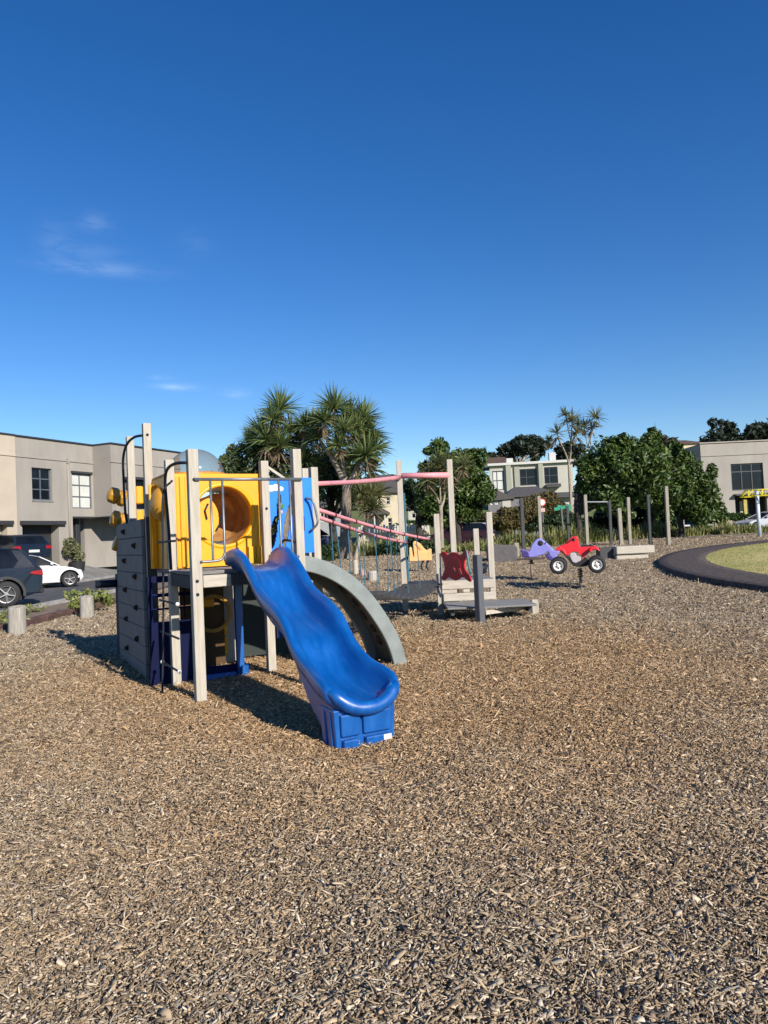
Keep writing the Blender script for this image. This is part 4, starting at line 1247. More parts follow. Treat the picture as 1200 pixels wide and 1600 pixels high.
def road_sign():
    D = 52; b = at(850, 836, D); g = gz(b.x, D)
    t = thing('road_sign', 'round white road sign with red rim above a small white plate', 'road sign', (b.x - .05, D, g))
    s = at(846.5, 785, D)
    MB().tube([(b.x, D, g), (s.x, D, s.z + .2)], .05, 8).build('pole', STEEL, t, world=True)
    m = Matrix.Translation((s.x, D - .08, s.z)) @ Matrix.Rotation(R(90), 4, 'X')
    MB().lathe([(0.27, 0), (0.27, .02), (0.20, .02)], 24, m).build('sign_rim', mat('sign_red', (.6, .05, .03), .5), t, world=True)
    MB().lathe([(0.20, .019), (0.001, .019)], 24, m).build('sign_face', WHITEP, t, world=True)
    s2 = at(847, 797, D)
    MB().box((s2.x, D - .08, s2.z), (.38, .02, .26)).build('plate', mat('sign_pale', (.6, .42, .38), .5), t, world=True)
road_sign()
def street_sign():
    D = 50; b = at(881, 832, D); g = gz(b.x, D); s = at(877, 793, D)
    t = thing('street_sign', 'green street name blade on a pale pole', 'street sign', (b.x, D, g))
    MB().tube([(b.x, D, g), (s.x - .02, D, s.z)], .06, 8).build('pole', STEEL, t, world=True)
    GS = mat('sign_green', (0.01, .27, .15), .45)
    p0 = at(866, 796, D); p1 = at(892, 790, D)
    MB().bar(p0, p1, .03, .22).build('blade', GS, t, world=True)
    p0 = at(871, 791, D); p1 = at(892, 796, D + .6)
    MB().bar(p0, p1, .03, .2).build('blade', GS, t, world=True)
street_sign()

# bollards along the edging
BOLL = mat('bleached_log', (0.47, 0.44, 0.39), 0.9, scale=4, stretch=(10, 10, .7), col2=(0.27, 0.25, 0.215), bump=.6, bscale=14)
def bollard(x, y, h, r, label):
    b = MB()
    prof = [(0.001, h), (r * .86, h - .004), (r, h - .025), (r * 1.0, h * .5), (r * 1.04, 0), (r * 1.04, -.15)]
    b.lathe(prof, 18)
    vs = []
    for v in b.v:
        a = math.atan2(v[1], v[0]); k = 1 + .05 * math.sin(3 * a + x) - .22 * max(0, math.cos(a + 1.5)) ** 12
        vs.append((v[0] * k, v[1] * k, v[2] + .02 * math.sin(a)))
    b.v = vs
    o = b.build('bollard', BOLL, loc=(x, y, gz(x, y) + .02)); tag(o, label, 'bollard', 'split log bollards along the bark edge')
bollard(-7.02, 13.95, 0.50, 0.155, 'nearer weathered log bollard on the edging line, by the dark SUV wheel')
bollard(-6.98, 17.1, 0.44, 0.15, 'farther weathered log bollard with a leafy plant behind it')

# ================================================================== VEHICLES
def paint(name, col, rough=0.25):
    return mat(name, col, rough, var=0.03, scale=1.0, coat=0.25, spec=0.3)
TYRE = BLACKR
LAMPR = mat('tail_lamp_red', (0.30, 0.01, 0.015), 0.25)
LAMPW = mat('lamp_clear', (0.6, 0.62, 0.65), 0.15, spec=.8)
PLATEM = mat('number_plate', (0.6, 0.6, 0.58), .5)
def car(name, label, loc, rz, pm_, L=4.6, W=1.82, wr=0.34, style='suv', clad=None, roofm=None):
    """nose towards +x; origin on the ground at the middle"""
    t = thing(name, label, 'car', loc, rz)
    hx = L / 2
    if style == 'suv':
        wx = (-0.30 * L, 0.295 * L); H = 1.68; belt = 1.08
        lower = [(-hx + .10, .38), (-hx + .02, .55), (-hx, .80), (-hx + .03, 1.02), (-hx + .10, 1.12), (hx * .22, 1.08), (hx * .44, 1.03), (hx - .32, .95), (hx - .05, .82), (hx, .62), (hx - .04, .36)]
        roof = [(-hx + .14, 1.09), (-hx + .50, 1.56), (-hx + .62, 1.63), (-.3, H), (.15, 1.66), (.42, 1.60), (hx * .47, 1.07)]
        floor = .26
    elif style == 'hatch':
        wx = (-0.29 * L, 0.30 * L); H = 1.48; belt = .95
        lower = [(-hx + .10, .34), (-hx + .02, .5), (-hx, .72), (-hx + .04, .93), (-hx + .12, 1.0), (hx * .3, .97), (hx * .52, .93), (hx - .35, .83), (hx - .08, .70), (hx, .52), (hx - .03, .30)]
        roof = [(-hx + .14, .98), (-hx + .42, 1.36), (-hx + .55, 1.43), (-.3, H), (.1, 1.45), (.4, 1.38), (hx * .56, .95)]
        floor = .22
    else:
        wx = (-0.27 * L, 0.37 * L); H = 1.42; belt = .92
        lower = [(-hx + .08, .34), (-hx, .55), (-hx + .02, .85), (-hx + .10, .97), (-hx + .9, 1.0), (hx * .3, .95), (hx * .52, .92), (hx - .4, .82), (hx - .10, .70), (hx, .54), (hx - .03, .30)]
        roof = [(-hx + .65, .97), (-hx + 1.3, 1.34), (-.35, H), (.0, 1.41), (.35, 1.33), (hx * .55, .93)]
        floor = .22
    # side outline with wheel arches
    ar = wr + 0.065
    poly = [lower[-1]]
    for x in sorted(wx, reverse=True):
        zc = wr
        a0 = math.asin((floor - zc) / ar)
        arc = [(x + ar * math.cos(a0 + (math.pi - 2 * a0) * i / 12), zc + ar * math.sin(a0 + (math.pi - 2 * a0) * i / 12)) for i in range(13)]
        poly += arc
    poly += lower[:-1]
    b = MB()
    n = len(poly)
    rows = []
    for yy, sh in ((-W / 2, 1), (-W / 2 + .06, 2), (W / 2 - .06, 2), (W / 2, 1)):
        rows.append([(x, yy * (1.0 if z > .3 else .97) * (1 - .05 * max(0, (z - .8)) / .3 if sh == 1 else 1), z) for x, z in poly])
    V = [p for r_ in rows for p in r_]
    F = [tuple(range(n)), tuple(3 * n + i for i in range(n - 1, -1, -1))]
    for j in range(3):
        for i in range(n):
            F.append((j * n + i, (j + 1) * n + i, (j + 1) * n + (i + 1) % n, j * n + (i + 1) % n))
    b.add(V, F)
    body = b.build('body', pm_, t, bevel=.035, seg=3)
    MB().b2((wx[0] - ar, -W / 2 + .26, .18), (wx[1] + ar, W / 2 - .26, .7)).build('underbody', BLACKR, t)
    # glasshouse
    zb = roof[0][1]
    def yw(z): return W / 2 - .07 - (z - zb) * .32
    g = MB(); m = len(roof)
    V = [(x, -yw(z), z) for x, z in roof] + [(x, yw(z), z) for x, z in roof]
    F = [tuple(range(m)), tuple(range(2 * m - 1, m - 1, -1))] + [(i, m + i, m + (i + 1) % m, (i + 1) % m) for i in range(m)]
    g.add(V, F)
    g.build('glasshouse', GLASS, t, bevel=.03, seg=2)
    r = MB(); rt = roof[2 if style != 'sedan' else 1:-2 + (0 if style != 'sedan' else 0)]
    rt = [p for p in roof if p[1] > H - .14]
    up = [(x, z + .012) for x, z in rt]
    k = len(up)
    V = [(x, -yw(z) - .012, z - .05) for x, z in up] + [(x, -yw(z) + .05, z) for x, z in up] + [(x, yw(z) - .05, z) for x, z in up] + [(x, yw(z) + .012, z - .05) for x, z in up]
    F = []
    for j in range(3):
        for i in range(k - 1):
            F.append((j * k + i, j * k + i + 1, (j + 1) * k + i + 1, (j + 1) * k + i))
    r.add(V, F); r.build('roof', roofm or pm_, t, smooth=False)
    # pillars
    tp = roof
    for sg in (-1, 1):
        def P(x, z): return (x, sg * (yw(z) + .006), z)
        xm = -.12 * L * .5
        for p0, p1, w0 in ((P(*tp[0]), P(*rt[0]), .10), (P(*tp[-1]), P(*rt[-1]), .07), (P(xm, zb), P(xm - .05, H - .04), .07)):
            MB().bar(p0, p1, w0, .035).build('pillar', pm_, t)
        if style == 'suv':
            MB().prism([(-hx + .12, zb), (-hx + .52, 1.58), (-hx + .80, 1.60), (-hx + .62, zb + .2), (-hx + .75, zb)], sg * .0, sg * .03, lambda a, c, d_: (a, sg * (yw(c) + .004) + d_, c)).build('quarter_panel', pm_, t)
    # wheels
    for x in wx:
        for sg in (-1, 1):
            mm = Matrix.Translation((x, sg * (W / 2 - .13), wr)) @ Matrix.Rotation(R(-90 * sg), 4, 'X')
            w = MB().lathe([(wr * .62, -.11), (wr * .93, -.115), (wr, -.08), (wr, .08), (wr * .93, .115), (wr * .64, .11)], 28, mm).build('wheel', TYRE, t, smooth=True)
            rm = MB()
            rm.lathe([(wr * .66, .105), (wr * .60, .10), (wr * .56, .03)], 28, mm)
            rm.lathe([(wr * .15, .07), (.001, .08)], 12, mm)
            for i in range(5):
                a = 2 * math.pi * i / 5 + .4
                p = mm @ Vector((wr * .08 * math.cos(a), wr * .08 * math.sin(a), .07)); q = mm @ Vector((wr * .62 * math.cos(a), wr * .62 * math.sin(a), .085))
                rm.bar(p, q, .07, .03)
            rm.build('rim', SILVER, w)
            MB().lathe([(wr * .58, .028), (.001, .028)], 24, mm).build('brake_disc', mat('dark_hub', (.03, .03, .03), .6), w)
    # lamps, handles, mirrors, plates
    zr = .92 if style == 'suv' else .82
    for sg in (-1, 1):
        MB().prism([(-hx + .0, zr - .07), (-hx + .02, zr + .09), (-hx + .30, zr + .06), (-hx + .34, zr - .01)], 0, 1, lambda a, c, d_: (a - .012, sg * (W / 2 - .25 + d_ * .258), c)).build('tail_light', LAMPR, t, bevel=.01)
        MB().prism([(hx - .36, .76), (hx - .10, .72), (hx - .02, .62), (hx - .30, .66)], 0, 1, lambda a, c, d_: (a + .012, sg * (W / 2 - .35 + d_ * .355), c)).build('headlight', LAMPW, t, bevel=.01)
        for xh in (-.12 * L, .08 * L):
            MB().b2((xh, sg * (W / 2) - .012, zr - .02), (xh + .2, sg * (W / 2) + .02, zr + .02)).build('door_handle', SILVER if style == 'suv' else pm_, t, bevel=.006)
        MB().ball((hx * .40, sg * (W / 2 + .05), zb + .06), (.07, .11, .075)).build('mirror', pm_, t, smooth=True)
    MB().b2((-hx - .025, -.26, .6), (-hx + .02, .26, .72)).build('number_plate', PLATEM, t)
    for x0b, x1b in ((-hx - .02, -hx + .2), (hx - .2, hx + .02)):
        MB().b2((x0b, -W / 2 + .06, .35), (x1b, W / 2 - .06, .48)).build('bumper', BLACKR if style == 'suv' else pm_, t, bevel=.03)
    if clad:
        for x in wx:
            for sg in (-1, 1):
                arc = [(x + (ar + .0) * math.cos(a), wr + ar * math.sin(a)) for a in np.linspace(-.15, math.pi + .15, 16)]
                arc2 = [(x + (ar + .07) * math.cos(a), wr + (ar + .07) * math.sin(a)) for a in np.linspace(math.pi + .15, -.15, 16)]
                MB().prism(arc + arc2, 0, .022, lambda a, z, d_: (a, sg * (W / 2 - .003 + d_), z)).build('arch_trim', clad, t)
    return t
p = at(20, 948, 20.9)
car('parked_suv', 'dark blue grey SUV parked at the road edge behind the nearer log bollard', (-12.32, 20.86, 0.02), R(205), paint('suv_paint', (0.010, 0.015, 0.026), .14), L=4.7, W=1.86, wr=.37, style='suv', clad=mat('dark_cladding', (.02, .022, .025), .6))
car('parked_car', 'white sedan with its bonnet showing past the tail of the dark SUV', (-15.1, 31.2, 0.02), R(29), paint('white_paint', (0.72, 0.73, 0.74), .25), L=4.0, W=1.74, wr=.33, style='sedan')
g_ = gz(-18.4, 35.5)
car('parked_car', 'dark blue hatchback on the driveway behind the white sedan', (-18.2, 35.6, g_ + .02), R(147), paint('dark_blue_paint', (0.01, 0.018, 0.035), .25), L=4.2, W=1.76, wr=.32, style='hatch')
p = at(721, 852, 47)
car('parked_car', 'dark maroon car with a pale roof, parked behind the tall portal posts', (p.x, 47, gz(p.x, 47) + .02), R(160), paint('maroon_paint', (0.035, 0.012, 0.02), .3), L=4.2, W=1.76, wr=.32, style='hatch', roofm=paint('pale_roof', (.5, .54, .58), .3))
p = at(500, 868, 43)
car('parked_car', 'navy blue car half hidden behind the cabbage tree trunk and ropes', (p.x - .6, 43, gz(p.x, 43) + .02), R(10), paint('navy_paint', (0.008, 0.02, 0.07), .3), L=4.6, W=1.8, wr=.34, style='suv')
p = at(1192, 815, 52.5)
car('parked_car', 'silver grey sedan parked in front of the beige block on the right', (p.x + .5, 52.5, gz(p.x, 52) + .02), R(190), paint('silver_paint', (0.42, 0.45, 0.5), .3), L=4.7, W=1.8, wr=.33, style='sedan')
p = at(1084, 820, 52)
car('parked_car', 'black car with pale headlights under the hedge tree', (p.x, 52, gz(p.x, 52) + .02), R(255), paint('black_paint', (0.008, 0.008, 0.01), .25), L=4.2, W=1.76, wr=.33, style='hatch')

# ================================================================== BUILDINGS
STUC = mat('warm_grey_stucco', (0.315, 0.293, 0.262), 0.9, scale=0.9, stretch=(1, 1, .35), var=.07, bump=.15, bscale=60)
STUCD = mat('stucco_band', (0.315, 0.29, 0.26), 0.9, scale=0.8, var=.05, bump=.15, bscale=60)
CREAM = mat('cream_stucco', (0.46, 0.40, 0.32), 0.9, scale=0.8, var=.05, bump=.15, bscale=60)
TRIM = mat('charcoal_trim', (0.035, 0.037, 0.042), 0.5, var=.1)
DOORM = mat('charcoal_garage_door', (0.028, 0.03, 0.034), 0.5, scale=2, stretch=(1, 1, 12), var=.2)
FRAME = mat('slate_window_frame', (0.10, 0.12, 0.15), .45, var=.1)
WFRAME = mat('white_window_frame', (0.5, 0.5, 0.48), .5, var=.05)
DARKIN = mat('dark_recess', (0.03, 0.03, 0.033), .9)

def window(parent, x0, z0, x1, z1, y, glass, frame, bars_x=(), bars_z=(), fw=.06, world=False):
    """set in a wall whose outer face is y = 0 and whose inside is +y"""
    f = MB()
    fr_ = lambda a, c, d_: (a, d_, c)
    holes = []
    xs = [x0 + fw] + [x0 + (x1 - x0) * q for q in bars_x] + [x1 - fw]
    zs = [z0 + fw] + [z0 + (z1 - z0) * q for q in bars_z] + [z1 - fw]
    for i in range(len(xs) - 1):
        for j in range(len(zs) - 1):
            holes.append((xs[i] + (fw * .4 if i else 0), zs[j] + (fw * .4 if j else 0), xs[i + 1] - (fw * .4 if i < len(xs) - 2 else 0), zs[j + 1] - (fw * .4 if j < len(zs) - 2 else 0)))
    f.panel((x0, x1), (z0, z1), holes, y, y + .07, fr_)
    w = f.build('window', frame, parent)
    MB().b2((x0 + .01, y + .045, z0 + .01), (x1 - .01, y + .06, z1 - .01)).build('pane', glass, w)
    return w

def townhouse():
    z0 = 0.9
    O = Vector((-18.75, 37.5, 0)); rz = math.atan2(0.918, 0.396)
    t = thing('townhouse', 'warm grey two storey townhouse with charcoal garage door behind the parked cars', 'house', (O.x, O.y, z0), rz)
    H = 7.56 - z0
    fr_ = lambda a, c, d_: (a, d_, c)
    W = 5.26
    # local x along the facade (away), y into the house
    holes = [(1.02, 4.32 - z0 - .02, 2.32, 6.02 - z0), (3.68, 3.92 - z0, 5.10, 6.0 - z0), (0.34, -.3, 2.68, 3.0 - z0), (3.66, -.4, W, 3.42 - z0)]
    MB().panel((0, W), (-.4, H), holes, 0, .3, fr_).build('wall', STUC, t)
    MB().b2((0.0, -.05, 6.50 - z0), (W, -.002, 6.58 - z0)).build('string_course', STUCD, t)
    MB().b2((-.05, -.09, H), (W + .0, .32, H + .07)).build('parapet_cap', TRIM, t)
    window(t, 1.02, 4.30 - z0, 2.32, 6.02 - z0, .14, GLASS, FRAME, (.5,), (.34, .67), .07)
    MB().b2((0.98, -.04, 4.22 - z0), (2.36, .13, 4.30 - z0)).build('sill', mat('grey_sill', (.2, .2, .2), .8), t)
    window(t, 3.68, 3.92 - z0, 5.10, 5.88 - z0, .05, GLASSL, FRAME, (.42,), (.34, .67), .06)
    MB().b2((3.62, -.10, 5.89 - z0), (5.14, .25, 6.0 - z0)).build('window_hood', TRIM, t)
    MB().b2((0.2, -.22, 3.0 - z0), (3.0, .0, 3.2 - z0)).build('garage_lintel', TRIM, t)
    g = MB()
    for i in range(5): g.b2((0.35, .55, -.3 + i * .48), (2.67, .60, -.3 + i * .48 + .465))
    g.build('garage_door', DOORM, t, bevel=.008)
    MB().b2((.2, .61, -.4), (2.85, .7, 2.4)).build('garage_backing', DARKIN, t)  # board added behind the door to stop light through its gaps
    MB().tube([(3.38, -.06, -.3), (3.38, -.06, 5.5)], .045, 8).build('downpipe', STUCD, t, smooth=True)
    MB().b2((3.32, -.13, 5.5), (3.44, -.002, 5.75)).build('rain_head', STUCD, t)
    MB().b2((.30, .3, -.3), (.33, .62, 3 - z0)).b2((2.69, .3, -.3), (2.72, .62, 3 - z0)).b2((.3, .3, 3 - z0), (2.72, .62, 3.05 - z0)).build('garage_reveal', STUC, t)
    # entry recess
    MB().b2((3.64, .301, -.3), (3.66, 2.2, 3.42 - z0)).b2((3.64, 2.2, -.3), (5.3, 2.25, 3.42 - z0)).b2((3.64, .301, 3.43 - z0), (5.25, 2.2, 3.5 - z0)).build('porch_wall', STUC, t)
    MB().b2((3.95, 2.1, -.3), (4.85, 2.19, 2.0)).build('front_door', TRIM, t, bevel=.01)
    MB().b2((4.35, .5, -.3), (4.62, .8, 3.42 - z0)).build('porch_column', TRIM, t, bevel=.01)
    MB().b2((3.66, -.04, 3.36 - z0), (5.26, .0, 3.46 - z0)).build('porch_beam', TRIM, t)
    # the return and the next bay, which stands forward
    MB().b2((W, -1.35, 3.44 - z0), (W + .28, .3, H - .003)).build('return_wall', mat('shaded_stucco', (.285, .262, .235), .9, scale=.8, var=.05, bump=.15), t)  # stucco taken darker, shade of the return put into its colour
    MB().b2((W + .1, .9, -.4), (W + 6.1, 1.2, 3.44 - z0)).build('lower_wall', STUC, t)
    MB().b2((W + .0, -1.35, 3.40 - z0), (W + 6.1, 1.2, 3.438 - z0)).build('soffit', TRIM, t)
    MB().b2((W + .285, -1.35, 3.44 - z0), (W + 6.1, -1.05, H)).build('wall', STUC, t)
    MB().b2((W - .05, -1.44, H), (W + 6.2, .3, H + .069)).build('parapet_cap', TRIM, t)
    MB().b2((W - .04, -1.4, 6.5 - z0), (W + 6.1, -1.352, 6.58 - z0)).build('string_course', STUCD, t)
    MB().b2((W + .9, -1.9, 5.55 - z0), (W + 5.4, -1.36, 5.7 - z0)).build('window_hood', TRIM, t)
    MB().b2((W + 1.1, -1.5, 5.0 - z0), (W + 1.4, -1.36, 5.54 - z0)).build('hood_bracket', TRIM, t)
    MB().b2((W + 1.5, -1.42, 3.9 - z0), (W + 5.2, -1.353, 5.5 - z0)).build('window', GLASS, t)
    MB().b2((0.02, .31, H - .4), (W + 6, 7.5, H - .2)).build('roof', TRIM, t)
    MB().b2((W + 5.9, -1.05, -.4), (W + 6.1, 7.5, H - .01)).build('wall', STUC, t)
    c = thing('townhouse', 'cream stuccoed townhouse bay at the left edge, beside the warm grey one', 'house', (O.x, O.y, z0), rz)
    MB().panel((-4.6, -.006), (-.4, H + .002), [(-3.2, -.3, -.6, 3.0 - z0)], -.06, .3, fr_).build('wall', CREAM, c)
    MB().b2((-4.6, -.11, 6.50 - z0), (-.006, -.062, 6.58 - z0)).build('string_course', CREAM, c)
    MB().b2((-4.6, -.13, H + .002), (-.052, .32, H + .075)).build('parapet_cap', TRIM, c)
    MB().b2((-3.4, -.26, 3.0 - z0), (-.35, -.061, 3.2 - z0)).build('garage_lintel', TRIM, c)
    g = MB()
    for i in range(5): g.b2((-3.19, .30, -.3 + i * .48), (-.61, .35, -.3 + i * .48 + .465))
    MB().b2((-3.3, .36, -.4), (-.5, .45, 2.4)).build('garage_backing', DARKIN, c)  # likewise added, blocks light between the door panels
    g.build('garage_door', mat('taupe_garage_door', (.27, .24, .22), .6), c, bevel=.008)
    MB().b2((-4.6, .31, H - .4), (0, 7.5, H - .2)).build('roof', TRIM, c)
    # pot by the door
    q = O + Vector((0.396, 0.918, 0)) * 3.45 + Vector((0.918, -0.396, 0)) * .45
    return q
potq = townhouse()
pt = thing('potted_plant', 'olive green shrub in a dark pot beside the townhouse door', 'potted plant', (potq.x, potq.y, gz(potq.x, potq.y) + .02))
MB().lathe([(.001, .5), (.38, .5), (.42, .52), (.36, .0), (.001, 0)], 20).build('pot', BLACKR, pt)

SHING = mat('grey_shingle', (0.085, 0.078, 0.072), .9, scale=3, stretch=(1, 1, 6), var=.2, bump=.3)
SHINGB = mat('brown_tile', (0.10, 0.062, 0.045), .9, scale=3, var=.2, bump=.3)
PALE = mat('pale_wall', (0.42, 0.41, 0.36), .85, var=.04, scale=1)
PALEG = mat('pale_sage_wall', (0.30, 0.31, 0.25), .85, var=.04, scale=1)
BEIGE = mat('beige_house_wall', (0.56, 0.49, 0.35), .85, var=.05, scale=1)
GREYW2 = mat('grey_house_wall', (0.16, 0.16, 0.17), .85, var=.08, scale=1)

def hip_roof(lo, hi, z0, z1, ov=.4, ridge=.35):
    x0, y0, x1, y1 = lo[0] - ov, lo[1] - ov, hi[0] + ov, hi[1] + ov
    cy = (y0 + y1) / 2; rx = (x1 - x0) * ridge
    return MB().add([(x0, y0, z0), (x1, y0, z0), (x1, y1, z0), (x0, y1, z0), (x0 + rx, cy, z1), (x1 - rx, cy, z1), (x0, y0, z0 - .15), (x1, y0, z0 - .15), (x1, y1, z0 - .15), (x0, y1, z0 - .15)],
                    [(0, 1, 5, 4), (1, 2, 5), (2, 3, 4, 5), (3, 0, 4), (0, 6, 7, 1), (1, 7, 8, 2), (2, 8, 9, 3), (3, 9, 6, 0), (9, 8, 7, 6)])

def flat_house():
    """beige block on the right"""
    D = 57; g = gz(27, 57)
    a = at(1094, 698, D); b = at(1270, 686, D)
    t = thing('townhouse', 'beige flat roofed block with a large dark upper window at the right edge', 'house', (a.x, D, g))
    X = lambda px, py=760: at(px, py, D).x - a.x
    Z = lambda py, px=1150: at(px, py, D).z - g
    H = Z(691); W = b.x - a.x
    fr_ = lambda x, z, d_: (x, d_, z)
    wx0, wx1 = X(1143.5), X(1194)
    hz0, hz1 = Z(766, 1165), Z(724, 1165)
    ex0, ex1 = X(1147), X(1197)
    ez1 = Z(774, 1165)
    MB().panel((0, W), (-.5, H), [(wx0, hz0, wx1, hz1), (ex0, -.4, ex1, ez1)], 0, .3, fr_).build('wall', STUC, t)
    MB().b2((0, -.06, H - 1.0), (W, -.003, H - .93)).build('string_course', STUCD, t)
    MB().b2((-.08, -.1, H), (W, .4, H + .09)).build('parapet_cap', STUCD, t)
    window(t, wx0, hz0, wx1, hz1, .12, GLASS, TRIM, (.34, .66), (.7,), .09)
    cu = MB()
    for i in range(9):
        x = wx0 + .15 + i * .17
        cu.tube([(x, .40, hz0 + .1), (x, .40, hz0 + 1.3)], .06, 6)
    cu.build('curtain', mat('grey_curtain', (.12, .12, .13), .9), t)
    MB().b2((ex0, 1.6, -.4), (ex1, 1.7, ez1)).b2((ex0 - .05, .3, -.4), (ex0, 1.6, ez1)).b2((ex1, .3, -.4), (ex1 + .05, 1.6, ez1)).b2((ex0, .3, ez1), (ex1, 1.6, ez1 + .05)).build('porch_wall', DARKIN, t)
    MB().b2((X(1168), 1.45, -.4), (X(1182), 1.59, Z(782))).build('front_door', mat('pale_grey_door', (.42, .43, .42), .6), t, bevel=.02)
    MB().b2((X(1161), .05, -.4), (X(1166), .28, Z(780))).build('porch_post', mat('ochre_post', (.4, .33, .08), .7), t)
    MB().b2((ex0 - .1, -.5, ez1), (X(1215), 0, ez1 + .12)).build('porch_canopy', TRIM, t)
    MB().b2((.01, .31, H - .5), (W, 9, H - .3)).build('roof', TRIM, t)
    MB().b2((0, .301, -.5), (.3, 9, H - .004)).build('wall', STUC, t)
flat_house()

def hill_terrace():
    D = 110; a = at(765, 735, D)
    z0 = gz(20, D) - .5
    t = thing('hill_terrace', 'pale flat roofed terrace with tall dark windows on the hill', 'house', (a.x, D, z0), R(-4))
    Lx = at(893, 735, D).x - a.x
    X = lambda px: at(px, 740, D).x - a.x
    Z = lambda py, px=820: at(px, py, D).z - z0
    H = Z(727, 800) 
    fr_ = lambda x, z, d_: (x, d_, z)
    wins = [(X(769), Z(764), X(787), Z(734)), (X(811), Z(759), X(838), Z(733)), (X(849), Z(758), X(870), Z(732))]
    MB().panel((0, Lx), (-2, H), wins, 0, .4, fr_).build('wall', PALE, t)
    MB().b2((-.3, -.6, H), (Lx + .3, 8, H + .35)).build('roof', WFRAME, t)
    for x0, x1 in ((790, 798), (840, 847)):
        MB().b2((X(x0), -.5, -1), (X(x1), -.01, H - .01)).build('bay_pier', PALEG, t)
    for i, w in enumerate(wins):
        window(t, w[0], w[1], w[2], min(w[3], H - .5), .12, GLASS if i else GLASSL, TRIM, (.4,), (.5,), .13)
    MB().b2((X(850), -1.2, Z(764)), (X(872), -.02, Z(759))).build('balcony', TRIM, t)
    MB().b2((X(803), -.3, Z(764)), (X(811), -.02, H - .3)).build('sage_panel', PALEG, t)
    for px, py in ((799, 714), (866.5, 705)):
        MB().b2((X(px) - .5, 2, H), (X(px) + .5, 3, Z(py, px))).build('chimney', WFRAME, t, bevel=.05)
    MB().b2((Lx, .41, -2), (Lx - .4, 8, H - .01)).build('wall', PALE, t)
    br = MB().add([(X(757), 3, H - .3), (X(800), 3, H + .1), (X(800), 9, H + 2.2), (X(765), 9, H + 2.2), (X(757), 9, H - .3)], [(0, 1, 2, 3), (0, 3, 4)])
    br.build('back_roof', SHINGB, t)
hill_terrace()

